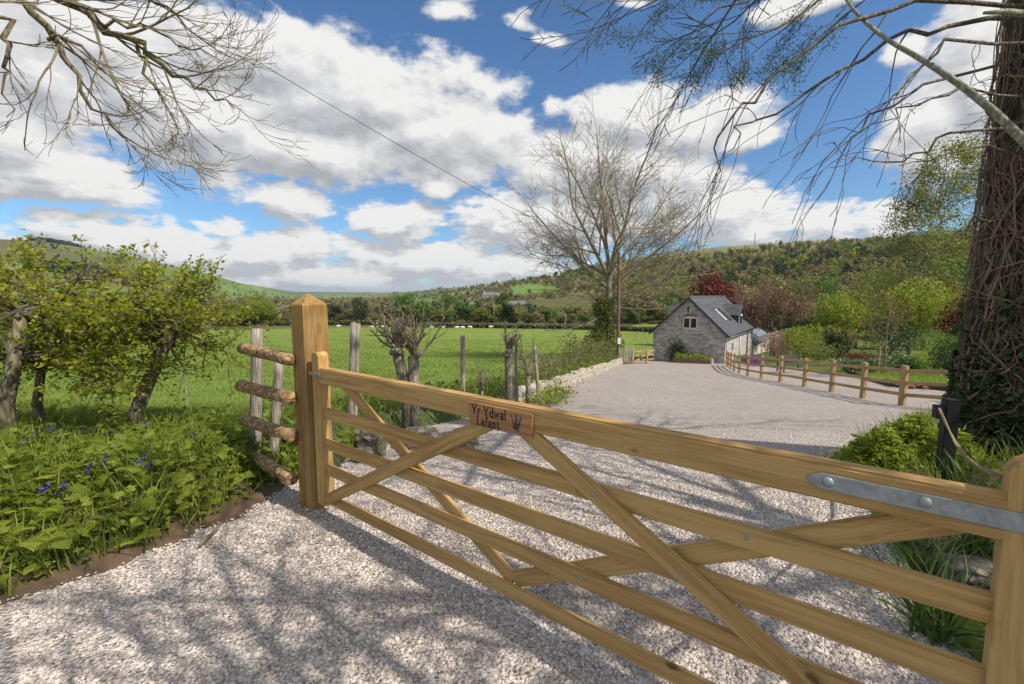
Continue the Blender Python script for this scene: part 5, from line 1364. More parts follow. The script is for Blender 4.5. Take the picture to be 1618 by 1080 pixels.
# ------------------------------------------------------------------ stone edging and rocks
def block(m, c, sx, sy, sz, a, j=.14, sub=2):
    import bmesh
    bm = bmesh.new(); bmesh.ops.create_icosphere(bm, subdivisions=sub, radius=1)
    for v in bm.verts:
        p = v.co; q = Vector([math.copysign(abs(x) ** .45, x) for x in p]); v.co = Vector((q.x * sx, q.y * sy, q.z * sz)) * (1 + random.uniform(-j, j) * .6)
    M_ = Matrix.Translation(c) @ Matrix.Rotation(a, 4, 'Z') @ Matrix.Rotation(random.uniform(-.15, .15), 4, 'X')
    bm.verts.index_update(); m.add([M_ @ v.co for v in bm.verts], [[v.index for v in f.verts] for f in bm.faces]); bm.free()
random.seed(8); m = MB(); W_ = [Vector(v) for v in wall_line]
acc_ = []
for a, b in zip(W_[4:-1], W_[5:]):
    d = b - a; L = math.hypot(d.x, d.y); t = 0; ang = math.atan2(d.y, d.x)
    while t < L:
        sx = random.uniform(.11, .24); p = a + d * ((t + sx) / L); hgt = random.uniform(.17, .26)
        for lay in range(2):
            q = Vector((p.x + random.uniform(-.03, .03) - .04 * lay, p.y, float(zp(p.y)) + hgt * (.55 + 1.0 * lay) - .03)); block(m, q, sx * random.uniform(.85, 1.05), .14, hgt * .62, ang, .16)
        t += sx * 1.9
tag(m.build('stone_edging', M['wall_stone']), 'low rough dry-stone edging wall running along the left of the drive', 'wall')
RK = [(578, 668, 5.3, .17, .26, 'tall pale upright rock at the edge of the drive nearest the gate post'), (566, 690, 5.0, .10, .12, 'small rock at the foot of the tall upright rock'), (660, 665, 5.85, .24, .2, 'largest mossy grey rock between the crossed gate bars'), (700, 668, 5.8, .17, .15, 'brown mossy rock right of the largest grey one'), (730, 662, 6.0, .2, .17, 'broad pale rock just left of the carved name plate')]
for (px, py, Y, s, h, lb) in RK:
    m = MB(); g_ = gpt(px, Y); block(m, Vector((g_.x, g_.y, float(zp(Y)) + h * .5)), s, s * .7, h * .85, random.uniform(-.4, .4), .13, 3)
    tag(m.build('edging_rock', M['rock']), lb, 'rock', 'rocks edging the drive')
for (x, y, s, h, lb) in ((2.22, 1.45, .2, .17, 'nearest brown rock edging the right-hand bed, low in the picture'), (2.30, 1.85, .19, .19, 'sharp-edged brown rock edging the right-hand bed below the long leaves'), (2.5, 2.35, .2, .17, 'third mossy rock edging the right-hand bed'), (2.78, 2.95, .22, .16, 'farthest rock of the right-hand bed, under the gate brace')):
    m = MB(); block(m, Vector((x, y, h * .55)), s * .8, s * .5, h * .7, random.uniform(-.6, .6), .15, 3); tag(m.build('bed_rock', M['rock']), lb, 'rock', 'rocks edging the right-hand bed')

# ------------------------------------------------------------------ posts, stake and pollards along the field edge
def fpost(px, pyb, pyt, Y, r, mat, label, lean=0, nm='fence_post', k=9):
    b = at(px, pyb, Y); b.z = float(gz(b.x, b.y)) - .15; t = at(px + lean, pyt, Y); o = rough_pole(nm, b, t, r, r * .92, mat, k)
    return tag(o, label, 'post', 'old field fence posts')
sp = empty('split_post', (at(552, 590, 6.2).x, 6.2, float(gz(at(552, 590, 6.2).x, 6.2))), 'weathered split grey fence post leaning right behind the gate', 'post')
rough_pole('stave', Vector((sp.location.x - .03, 6.2, sp.location.z - .1)), at(559, 509, 6.2), .045, .04, M['grey_wood'], parent=sp)
rough_pole('stave', Vector((sp.location.x + .03, 6.22, sp.location.z - .1)), at(566, 511, 6.22), .035, .03, M['grey_wood'], parent=sp)
fpost(731, 600, 530, 10.2, .06, M['grey_wood'], 'round weathered post standing alone left of the slim pollards')
fpost(816, 600, 539, 12, .055, M['grey_wood'], 'pale round post between the two slim pollards')
fpost(853, 590, 545, 13, .055, M['grey_wood'], 'pale leaning post right of the slim pollards', -9)
fpost(291, 640, 592, 7.4, 0.009, M['grey_wood'], 'thin pale stake standing in the long grass', 3, 'stake', 5)
def pollard(name, px, Y, ztop_px, r, label, n, spread, seed, forks=((0, 0),), crown_from=.75):
    random.seed(seed); b = gpt(px, Y); b.z = float(gz(b.x, b.y)) - .1; e = empty(name, b, label, 'tree', 'pollarded hedge trees')
    zt = at(px, ztop_px, Y).z; m = MB(); heads = []
    for (dx, zf) in forks:
        tp_ = Vector((b.x + dx, Y + .05 * dx, b.z + (zt - b.z) * (crown_from + zf)))
        pts = [b + Vector((dx * .5, 0, 0)), b.lerp(tp_, .5) + Vector((random.uniform(-.03, .03), 0, 0)), tp_]
        m.tube([p - b for p in pts], [r * 1.15, r, r * 1.05], 9); heads.append(tp_)
        for q in range(5): block(m, tp_ - b + Vector((random.uniform(-r, r), random.uniform(-r, r), random.uniform(-r, r * .6))), r * .7, r * .7, r * .6, 0, .2)
    m.build('trunk', M['bark_grey'], e, smooth=True)
    out = []; cut = MB()
    for i in range(n):
        h = random.choice(heads); a = random.uniform(0, 6.28); el = random.uniform(.15, 1.5)
        d = Vector((math.cos(a) * spread, math.sin(a) * spread * .7, el)).normalized(); L = (zt - h.z) * random.uniform(.4, 1.1) + .06
        pts, de = limb(h, d, L, 4, .28, Vector((0, 0, .16))); rr = [r * .3 * (1 - .12 * j) * random.uniform(.7, 1) for j in range(5)]
        out.append((2, pts, rr)); cut.tube([pts[-1] - b - de * .005, pts[-1] - b + de * .012], [rr[-1] * 1.02, rr[-1] * .95], 5)
        for q in range(5):
            p2, d2 = limb(pts[random.randint(1, 3)], jitdir(de, .9), L * random.uniform(.25, .6), 3, .25); out.append((3, p2, [r * .11, r * .09, r * .07, r * .04]))
    br = MB()
    for dp, p_, r_ in out: br.tube([p - b for p in p_], r_, 5 if dp == 2 else 3)
    br.cur = 1; n0 = len(br.v); br.add(cut.v, cut.f); br.build('crown', [M['twig'], M['cut_wood']], e)
pollard('pollard_tree', 652, 7.4, 482, .085, 'forked pollarded hedge tree bristling with sawn branch stubs', 34, .7, 3, ((0, 0), (-.27, .05)), .62)
pollard('pollard_tree', 803, 11.5, 512, .10, 'slim dark pollard with upright stubs left of the pale post', 12, .35, 5, ((0, 0),), .7)
pollard('pollard_tree', 834, 11.8, 520, .07, 'small pale pollard right of the pale post', 9, .5, 6, ((0, 0),), .5)
pollard('pollard_stump', 760, 10.6, 566, .05, 'low cut stump with thin shoots beside the round post', 8, .6, 7, ((0, 0),), .4)
# scrub hedgerow up to the ash, and the last stretch of grown-out hedge
def scrub(name, x0, x1, Y0, Y1, h, label, n, leaf, mat, seed):
    r_ = np.random.default_rng(seed); t = r_.uniform(0, 1, n); Y = Y0 + (Y1 - Y0) * t; X = ((x0 + (x1 - x0) * t) - 809) / F * Y + r_.normal(0, .32, n); Y = Y + r_.normal(0, .3, n)
    hh = h * (.75 + .3 * np.sin(t * 23) * np.sin(t * 9 + 1)); Z = gz(X, Y) + r_.uniform(0, 1, n) ** .8 * hh
    fl = Field(3); fl.add(*bake(LEAF_V, LEAF_F, np.column_stack([X, Y, Z]), rot_rand(n), leaf * r_.uniform(.5, 1.3, n)))
    o = link(name, fl.mesh(name, M[mat])); tag(o, label, 'hedge')
    m = MB(); random.seed(seed)
    for i in range(80):
        t_ = random.random(); y = Y0 + (Y1 - Y0) * t_; x = ((x0 + (x1 - x0) * t_) - 809) / F * y + random.gauss(0, .25); p = Vector((x, y, float(gz(x, y))))
        pts, _ = limb(p, Vector((random.gauss(0, .35), random.gauss(0, .35), 1)).normalized(), h * random.uniform(.6, 1.25), 4, .18); m.tube(pts, [.014, .012, .009, .007, .005], 3, False)
    m.build('sprays', M['twig'], o)
scrub('scrub_hedge', 856, 900, 14.5, 22, 1.0, 'thin brown brambly hedge along the verge towards the ash', 3600, .07, 'scrub', 1)
scrub('scrub_hedge', 900, 962, 21, 34, 1.7, 'taller olive scrub at the foot of the ash tree', 5200, .11, 'scrub', 2)
scrub('laurel_shrub', 850, 885, 11.6, 15, .40, 'bright green leafy shrubs on the verge in front of the brambles', 1100, .09, 'fern', 3)

# ------------------------------------------------------------------ big ivy-clad trunk on the right
TX, TY, TR_ = 5.36, 4.75, .44
tz = float(rz_(TX, TY))
lt = empty('ivy_trunk_tree', (TX, TY, tz), 'massive dark rugged trunk wrapped in dead ivy stems with spreading boughs', 'tree')
random.seed(17); nr, nk = 120, 72; vs = []; fs = []
for i in range(nr):
    z = -.3 + 12.3 * i / (nr - 1); r0 = TR_ * (1 - .026 * z) + .07 * math.exp(-max(z, 0) * 2.2)
    for j in range(nk):
        a = 2 * math.pi * j / nk; r = r0 * (1 + .05 * math.sin(5 * a + z * .3) + .035 * math.sin(13 * a + math.sin(z * 2.1) * 1.5) + .03 * math.sin(23 * a + z * 3 + math.sin(z * 5)) + random.uniform(-.02, .02))
        vs.append((math.cos(a) * r + .012 * z, math.sin(a) * r, z))
for i in range(nr - 1):
    for j in range(nk): fs.append((i * nk + j, i * nk + (j + 1) % nk, (i + 1) * nk + (j + 1) % nk, (i + 1) * nk + j))
m = MB(); m.add(vs, fs); m.build('trunk', M['bark_dark'], lt, smooth=True)
m = MB()   # dead ivy stems, tangled on the bark
for i in range(560):
    z = random.uniform(-.1, 4.2) ** 1.0; a = random.uniform(2.2, 5.6); pts = []; n = random.randint(6, 12); da = random.gauss(0, .10); dz = random.uniform(.05, .26); off = random.uniform(.0, .05)
    if random.random() < .4: dz *= -.3; da *= 2
    for k in range(n):
        zz = z + dz * k; rr = (TR_ * (1 - .026 * zz) + .07 * math.exp(-max(zz, 0) * 2.2)) * 1.045 + off + random.uniform(0, .03)
        pts.append((math.cos(a) * rr + .012 * zz, math.sin(a) * rr, zz)); a += da + random.gauss(0, .085)
    r = random.choice((.003, .003, .004, .004, .005, .006, .008, .012)); m.tube(pts, [r * (1 - .5 * k / n) for k in range(n)], 5 if r > .01 else 3, False)
for i in range(420):  # loose side twigs
    z = random.uniform(.2, 4.0); a = random.uniform(2.3, 5.4); rr = TR_ * 1.0; p = Vector((math.cos(a) * rr + .012 * z, math.sin(a) * rr, z))
    pts, _ = limb(p, Vector((math.cos(a), math.sin(a), random.uniform(-.6, .6))).normalized(), random.uniform(.08, .34), 4, .35); m.tube(pts, [.004, .0035, .003, .0025, .002], 3, False)
m.build('ivy_stems', M['ivy_stem'], lt, smooth=True)
n = 5200; a = rng.uniform(1.9, 5.9, n); z = np.abs(rng.normal(0, .46, n)); z[n * 11 // 12:] = rng.uniform(.3, 1.7, n - n * 11 // 12)
rr = TR_ * 1.05 + .04 * np.exp(-z * 2) + rng.uniform(.0, .07, n) * np.exp(-z * .4); fl = Field(3)
fl.add(*bake(LOBE_V, LOBE_F, np.column_stack([np.cos(a) * rr, np.sin(a) * rr, z]), rot_rand(n), rng.uniform(.04, .085, n)))
link('ivy', fl.mesh('ivy', M['ivy']), lt)
# boughs reaching over the drive
random.seed(41); out = []; LP = Vector((TX, TY, tz))
def bough(pts, r0, r1, kids, klen, seed, drop=-.035, lvl=2, kk=(1, 1, 1), ang=.40, th=.55, anchor=False):
    random.seed(seed); pts = [Vector(p) for p in pts]
    if anchor: pts[0] = Vector((TX + .05, TY, pts[0].z))
    fine = []
    for a, b in zip(pts[:-1], pts[1:]):
        for q in range(3): fine.append(a.lerp(b, q / 3) + Vector((random.gauss(0, .03), random.gauss(0, .03), random.gauss(0, .03))))
    fine.append(pts[-1]); n = len(fine); rr = [r0 + (r1 - r0) * i / (n - 1) for i in range(n)]; rr = [x * th for x in rr]; res = [(1, fine, rr)]
    Pb = dict(seg=9, wander=.17, pull=Vector((0, 0, drop)), taper=.45, rmin=.003, kids=kk, t0=.25, ang=ang, len=.58, rk=.6)
    for k in range(kids):
        t = .2 + .8 * (k + random.random()) / kids; i = min(int(t * (n - 1)), n - 2); d = (fine[i + 1] - fine[i]).normalized()
        grow(res, fine[i], jitdir(d, random.uniform(.2, .55)), klen * (1.15 - .5 * t) * random.uniform(.7, 1.2), rr[i] * .5, lvl, Pb, 2)
    return res
BO = [([at(1580, 30, 4.75), at(1500, 35, 4.7), at(1400, 70, 4.6), at(1300, 130, 4.5), at(1220, 180, 4.4), at(1170, 195, 4.3), at(1150, 240, 4.25)], .045, .006, 9, 1.3, 1),
      ([at(1570, -5, 4.7), at(1450, 0, 4.5), at(1330, 40, 4.3), at(1220, 120, 4.1), at(1150, 180, 4.0), at(1140, 260, 3.95), at(1120, 305, 3.9)], .04, .005, 8, 1.2, 2),
      ([at(1575, 60, 4.6), at(1460, 130, 4.4), at(1380, 180, 4.2), at(1330, 240, 4.1), at(1270, 340, 4.0)], .03, .004, 8, 1.0, 3),
      ([at(1580, 185, 4.55), at(1500, 210, 4.45), at(1440, 240, 4.3), at(1380, 255, 4.2), at(1310, 265, 4.1)], .028, .004, 6, .8, 4),
      ([at(1580, 215, 4.5), at(1500, 240, 4.4), at(1420, 262, 4.3)], .025, .006, 3, .6, 5),
      ([at(1560, 325, 4.5), at(1530, 350, 4.4), at(1500, 390, 4.3), at(1460, 412, 4.2)], .02, .004, 3, .5, 6),
      ([at(1590, -60, 4.9), at(1440, -50, 4.8), at(1300, 0, 4.7), at(1190, 60, 4.6), at(1120, 90, 4.5)], .04, .006, 12, 1.2, 7),
      ([at(1590, -120, 5.2), at(1420, -90, 5.3), at(1270, -50, 5.4), at(1130, 20, 5.4), at(1100, 60, 5.4)], .045, .006, 12, 1.3, 8),
      ([at(1575, 10, 4.2), at(1500, 60, 3.9), at(1430, 140, 3.7), at(1370, 200, 3.6)], .03, .004, 8, .8, 9),
      ([at(1590, 120, 4.5), at(1520, 150, 4.3), at(1450, 165, 4.2), at(1380, 195, 4.0), at(1290, 215, 3.9)], .022, .004, 7, .8, 10)]
allb = []
for (pts, r0, r1, kd, kl, sd) in BO: allb += bough(pts, r0, r1, max(2, int(kd * .6)), kl * .8, sd, anchor=True)
limbs_mesh([x for x in allb if x[0] == 1], 'bough', bark('bough_bark', (.06, .05, .04), (.21, .175, .13), (14, 14, 6), .7, .02), lt)
limbs_mesh([x for x in allb if x[0] > 1], 'sprays', M['dark_twig'], lt, smooth=False)
pb = Vector((7.1, 3.4, float(rz_(7.1, 3.4)))); pale = [pb - Vector((0, 0, .3)), pb + Vector((-.02, .05, 1.2)), pb + Vector((-.3, .25, 2.1)), at(1690, 285, 3.85), at(1610, 215, 3.9), at(1570, 175, 3.95), at(1520, 135, 4.0), at(1460, 95, 4.1), at(1400, 62, 4.3), at(1350, 20, 4.5), at(1300, -60, 4.7)]
ps = empty('leaning_sapling', pb, 'pale smooth-barked sapling arching up across the ivy trunk at the right', 'tree')
m = MB(); fine = []
for a_, b_ in zip(pale[:-1], pale[1:]): fine += [Vector(a_).lerp(Vector(b_), q / 3) for q in range(3)]
fine = [fine[0]] + [(fine[i - 1] + fine[i] * 2 + fine[i + 1]) / 4 for i in range(1, len(fine) - 1)] + [fine[-1]]
m.tube([p - pb for p in fine], [.050 - .040 * i / len(fine) for i in range(len(fine))], 9); m.build('trunk', M['pale_bark'], ps, smooth=True)
pl2 = [Vector((TX + .05, TY, at(1640, 22, 4.2).z)), at(1625, 22, 4.3), at(1590, 18, 4.1), at(1555, 20, 4.0)]; m = MB(); m.tube([p - LP for p in pl2], [.03, .028, .024, .012], 8); m.build('pale_bough', M['pale_bark'], lt, smooth=True)
# larch needles on outer twigs, near the top left of the crown
tips = [(np.array(p[1][j]), p) for p in allb if p[0] >= 3 for j in range(len(p[1]))]
tp_ = np.array([t[0] for t in tips]); pxy = np.array([px_of(t) for t in tp_])
sel = ((pxy[:, 0] < 1270) & (pxy[:, 1] < 135)) | ((pxy[:, 1] < 70) & (pxy[:, 0] < 1500)) | ((np.abs(pxy[:, 0] - 1470) < 50) & (pxy[:, 1] < 100))
tp_ = tp_[sel]; n = 7000; k = rng.integers(0, len(tp_), n)
fl = Field(3); fl.add(*bake(LEAF_V * [.35, 1, 1], LEAF_F, tp_[k] + rng.normal(0, .05, (n, 3)) - np.array(LP), rot_rand(n), rng.uniform(.025, .05, n)))
link('needles', fl.mesh('needles', M['larch']), lt)
# upper crown, mostly above the picture: it throws the dappled shade further down the drive
random.seed(77); out = []
P6 = dict(seg=5, wander=.14, pull=Vector((0, 0, .02)), taper=.45, rmin=.008, kids=[5, 5, 5, 4], t0=.2, ang=.7, len=.55, rk=.5)
for i in range(12):
    z = 5.2 + i * .42; a = i * 2.4; grow(out, LP + Vector((.06, 0, z)), Vector((math.cos(a), math.sin(a), .3)).normalized(), 4.4 - i * .10, .07, 3, P6, 1)
limbs_mesh(out, 'crown', M['dark_twig'], lt, smooth=False)

# ------------------------------------------------------------------ bare ash limbs reaching in at the top left
random.seed(52)
OA = Vector((-9.2, 2.6, 0)); oa = empty('overhanging_ash_tree', OA, 'leafless mossy ash whose twiggy limbs hang into the top left of the sky', 'tree')
hub = Vector((-8.8, 3.4, 6.6))
limbs_mesh([(0, [OA - Vector((0, 0, .4)), OA + Vector((.05, .2, 2.5)), hub - Vector((.1, .2, 1.5)), hub, hub + Vector((.5, .6, 2.5))], [.34, .28, .24, .22, .15])], 'trunk', M['bark_moss'], oa, 12)
out = []
OB = [([hub, at(-120, -60, 4.6), at(60, -20, 4.8), at(150, 30, 5.0), at(215, 72, 5.2), at(275, 115, 5.4), at(320, 145, 5.5), at(370, 172, 5.6)], .10, .008, 17, 1.25, 11),
      ([hub, at(-100, -70, 4.3), at(30, 0, 4.5), at(75, 55, 4.6), at(110, 105, 4.7), at(145, 160, 4.8), at(190, 210, 4.9), at(262, 252, 5.0)], .07, .006, 15, 1.1, 12),
      ([hub, at(-60, 0, 4.0), at(5, 30, 4.1), at(12, 90, 4.15), at(14, 130, 4.2), at(10, 185, 4.2)], .05, .005, 7, .7, 13),
      ([at(60, -20, 4.8), at(150, -20, 5.0), at(250, 0, 5.3), at(290, 40, 5.5), at(375, 95, 5.8)], .04, .006, 12, 1.0, 14),
      ([at(215, 72, 5.2), at(240, 120, 5.25), at(260, 165, 5.3), at(290, 210, 5.35), at(272, 245, 5.4)], .03, .004, 9, .8, 15),
      ([at(75, 55, 4.6), at(130, 75, 4.7), at(180, 130, 4.8), at(220, 190, 4.9), at(230, 240, 5.0)], .025, .004, 9, .8, 16),
      ([at(150, 30, 5.0), at(200, 40, 5.1), at(260, 60, 5.3), at(320, 75, 5.5), at(372, 88, 5.6)], .03, .004, 10, .8, 17),
      ([hub + Vector((.2, .3, 1.2)), at(-60, -150, 5.2), at(100, -90, 5.5), at(190, -70, 5.8), at(260, -20, 6.0)], .05, .006, 6, 1.2, 18)]
for (pts, r0, r1, kd, kl, sd) in OB: out += bough(pts, r0, r1, max(3, int(kd * .8)), kl * .72, sd, .05, 2, (3, 3, 3), .38, .7)
limbs_mesh([x for x in out if x[0] == 1], 'limb', M['bark_moss'], oa)
limbs_mesh([x for x in out if x[0] > 1], 'twigs', M['twig'], oa, smooth=False)

# ------------------------------------------------------------------ bare tree behind the viewer whose shadow dapples the drive
random.seed(63); SB = Vector((3.7, -1.0, 0)); sd = empty('shade_tree', SB, 'leafless roadside tree beside the viewer, shading the gravel', 'tree')
out = []; P7 = dict(seg=5, wander=.16, pull=Vector((0, 0, .02)), taper=.45, rmin=.008, kids=[5, 5, 5, 3], t0=.2, ang=.75, len=.62, rk=.55)
fk = SB + Vector((.0, .0, 3.0))
limbs_mesh([(0, [SB - Vector((0, 0, .4)), SB + Vector((.03, .02, 1.4)), SB + Vector((-.02, .02, 2.3)), fk, fk + Vector((-.3, .1, 1.2))], [.13, .10, .095, .09, .06])], 'trunk', M['bark_grey'], sd, 10)
for (dx, dy, dz, L, zo) in ((-.8, .3, .7, 2.4, 0), (-.3, .8, .5, 2.2, 0), (.3, -.5, .9, 2.2, .4), (.7, .5, .7, 2.4, 0), (-.7, -.5, .7, 2.2, .3), (-.1, .1, .8, 2.4, .4), (.8, -.1, .6, 2.2, -.3), (.2, 1, .6, 2.5, -.2), (-1, .1, .5, 2.4, -.4), (-.2, -.9, .6, 2.2, -.1), (-.5, .5, .7, 2.2, .3)):
    grow(out, fk + Vector((0, 0, zo)), Vector((dx, dy, dz)).normalized(), L, .062, 2, P7, 1)
limbs_mesh(out, 'crown', M['bark_grey'], sd, smooth=False)
random.seed(64); SB2 = Vector((6.3, .3, 0)); out = []; s2 = empty('shade_tree', SB2, 'second leafless roadside tree farther from the viewer, shading the drive', 'tree')
fk = SB2 + Vector((0, 0, 4.5))
limbs_mesh([(0, [SB2 - Vector((0, 0, .4)), SB2 + Vector((0, 0, 2.5)), fk, fk + Vector((.2, .2, 1.8))], [.2, .17, .15, .08])], 'trunk', M['bark_grey'], s2, 10)
for i in range(13):
    a = i * 2.4; grow(out, fk + Vector((0, 0, i * .15 - .6)), Vector((math.cos(a), math.sin(a), .38)).normalized(), 2.5, .07, 2, P7, 1)
limbs_mesh(out, 'crown', M['bark_grey'], s2, smooth=False)

# ------------------------------------------------------------------ hawthorn hedge at the left
def hawthorn(name, base, stems, cc, cr, n, label, seed, extra=()):
    random.seed(seed); base = Vector(base); e = empty(name, base, label, 'tree', 'hawthorns of the old hedge'); out = []; tk = []
    for pts, r0, r1 in stems: tk.append((0, [Vector(p) for p in pts], [r0 + (r1 - r0) * i / (len(pts) - 1) for i in range(len(pts))]))
    tops = [t[1][-1] for t in tk] + [t[1][-2] for t in tk]
    cc = Vector(cc)
    for i in range(46):
        u = Vector((random.gauss(0, 1), random.gauss(0, 1), random.gauss(0, 1))).normalized() * random.uniform(.45, 1.0) ** .6
        tgt = cc + Vector((u.x * cr[0], u.y * cr[1], u.z * cr[2])); s_ = random.choice(tops); d = tgt - s_; pts = []
        for k in range(7):
            t = k / 6; pts.append(s_ + d * t + Vector((random.gauss(0, .05), random.gauss(0, .05), .12 * math.sin(t * math.pi) + random.gauss(0, .04))))
        out.append((2, pts, [.016 - .0019 * k for k in range(7)]))
        for q in range(5):
            j = random.randint(2, 6); p2, _ = limb(pts[j], jitdir((pts[j] - pts[j - 1]).normalized(), .8), random.uniform(.2, .55), 4, .22, Vector((0, 0, .04))); out.append((3, p2, [.006, .005, .004, .003, .002]))
    for (a, b) in extra:
        a, b = Vector(a), Vector(b); pts = [a.lerp(b, k / 6) + Vector((random.gauss(0, .02), 0, 0)) for k in range(7)]; out.append((2, pts, [.008 - .001 * k for k in range(7)]))
        for q in range(6): p2, _ = limb(pts[random.randint(1, 5)], jitdir((b - a).normalized(), .6), .16, 3, .2); out.append((3, p2, [.004, .003, .003, .002]))
    limbs_mesh(tk, 'trunk', M['bark_moss'], e, 10)
    limbs_mesh(out, 'sprays', M['dark_twig'], e, smooth=False)
    P_ = np.array([tuple(p[1][j].lerp(p[1][j + 1], f)) for p in out for j in range(1, len(p[1]) - 1) for f in (0, .33, .66)] + [tuple(p[1][-1]) for p in out]); k = rng.integers(0, len(P_), n)
    fl = Field(3); cl = rng.uniform(-.22, .22, len(P_))[k]
    fl.add(*bake(LOBE_V, LOBE_F, P_[k] + rng.normal(0, .035, (n, 3)) - np.array(base), rot_rand(n, 1.0), rng.uniform(.024, .05, n), np.clip(rng.normal(.52, .2, n) + cl, 0, 1)))
    link('crown', fl.mesh('crown', M['fresh']), e)
    return e
def bpt(px, Y):
    x = (px - 809) / F * Y; return Vector((x, Y, float(bz(x, Y)) - .1))
hawthorn('hawthorn_tree', bpt(-5, 4.1), [([bpt(-5, 4.1), at(8, 640, 4.12), at(25, 560, 4.15), at(35, 490, 4.2)], .075, .045), ([bpt(60, 4.7), at(58, 640, 4.7), at(66, 580, 4.7), at(80, 520, 4.65)], .05, .03)],
         at(60, 530, 4.45), (1.6, .9, .78), 11500, 'hawthorn in fresh leaf on two dark stems at the left edge', 1, [(at(60, 440, 4.4), at(45, 395, 4.4))])
hawthorn('hawthorn_tree', bpt(192, 4.75), [([bpt(192, 4.75), at(215, 650, 4.78), at(240, 590, 4.8), at(262, 540, 4.8), at(272, 512, 4.8)], .072, .055)],
         at(225, 525, 5.0), (1.3, .8, .66), 7000, 'hawthorn with a sawn-off trunk leaning right and fresh green shoots', 2,
         [(at(235, 450, 4.9), at(248, 394, 4.9)), (at(190, 450, 4.9), at(188, 398, 4.9)), (at(320, 470, 5), at(352, 402, 5)), (at(300, 480, 5), at(318, 412, 5)), (at(330, 500, 5), at(385, 495, 5)), (at(310, 540, 5), at(370, 560, 5)), (at(280, 470, 5), at(300, 425, 5))])
# bare shrub far left on the horizon
random.seed(6); b_ = gpt(15, 26); bs = empty('bare_shrub_tree', b_, 'bare pinkish-brown tree behind the hawthorns at the left edge', 'tree'); out = []
P8 = dict(seg=5, wander=.12, pull=Vector((0, 0, .05)), taper=.45, rmin=.010, kids=[5, 5, 5], t0=.2, ang=.55, len=.58, rk=.55)
for i in range(9): grow(out, b_ + Vector((random.uniform(-.8, .8), 0, 1.2)), Vector((random.uniform(-.8, .8), random.uniform(-.4, .4), 1)).normalized(), 3.2, .06, 3, P8, 1)
out.append((0, [b_ - Vector((0, 0, .3)), b_ + Vector((0, 0, 1.4)), b_ + Vector((.1, 0, 2.6))], [.22, .2, .15]))
limbs_mesh(out, 'trunk', plain('pinkish_twig', (.24, .17, .12), .85, 0, .3, 2, 0), bs, smooth=False)

# ------------------------------------------------------------------ ground plants
def rz_mats(n, tilt):  return rot_rand(n, tilt)
def spots(n, region, zf, poly=None, invert=False, ymin=None):
    X = rng.uniform(region[0], region[1], n); Y = rng.uniform(region[2], region[3], n)
    k = np.abs(X) < 1.22 * Y + .5
    if poly is not None:
        i = inside(X, Y, np.array(poly)); k &= (~i if invert else i)
    X, Y = X[k], Y[k]; return np.column_stack([X, Y, zf(X, Y)])
def keepd(P_, poly, dmin):   # thin towards the polygon's border
    d = seg_dist(P_[:, 0], P_[:, 1], poly); return P_[rng.uniform(0, 1, len(P_)) < np.clip(d / dmin, .04, 1)]
BKP = np.array([(-9, -1.0), (-5.3, -1.0), (-3.5, 1.3), (-2.85, 2.1), (-2.32, 2.85), (-2.2, 3.2), (-2.1, 4.0), (-1.9, 5.2), (-2.6, 7.5), (-9, 7.5)])
und = Field(3)
P_ = keepd(spots(64000, (-9, -1.9, .5, 7.5), bz, BKP), BKP[1:7], .09)
n = len(P_)
P1 = P_[: n // 5]; und.add(*bake(FROND_V, FROND_F, P1 + [0, 0, .04] + np.column_stack([np.zeros(len(P1)), np.zeros(len(P1)), rng.uniform(0, .22, len(P1))]), rot_rand(len(P1), .5), rng.uniform(.06, .19, len(P1)), np.clip(rng.normal(.5, .25, len(P1)), 0, 1)))
tag(link('cow_parsley', und.mesh('cow_parsley', M['fern'])), 'feathery cow parsley leaves covering the bank by the lane', kind='stuff')
gr = Field(3); P2_ = P_[n // 5:]
def blades(fld, P, h0, h1, w0, w1, lean=.35, tint=None):
    n = len(P); h = rng.uniform(h0, h1, n); fld.add(*bake(BLADE_V, BLADE_F, P, rot_rand(n, lean), np.stack([rng.uniform(w0, w1, n), h, h], 1), tint))
blades(gr, P2_, .10, .38, .006, .014, .3)
tag(link('bank_grass', gr.mesh('bank_grass', M['grass'])), 'long grass growing through the bank by the lane', kind='stuff')
lv_ = Field(3); P3_ = keepd(spots(38000, (-9, -1.9, .5, 7.5), bz, BKP), BKP[1:7], .1); P3_[:, 2] += rng.uniform(.02, .26, len(P3_))
lv_.add(*bake(LOBE_V, LOBE_F, P3_, rot_rand(len(P3_), .7), rng.uniform(.03, .075, len(P3_))))
tag(link('undergrowth', lv_.mesh('undergrowth', M['under'])), 'low leafy undergrowth on the bank under the hawthorns', kind='stuff')
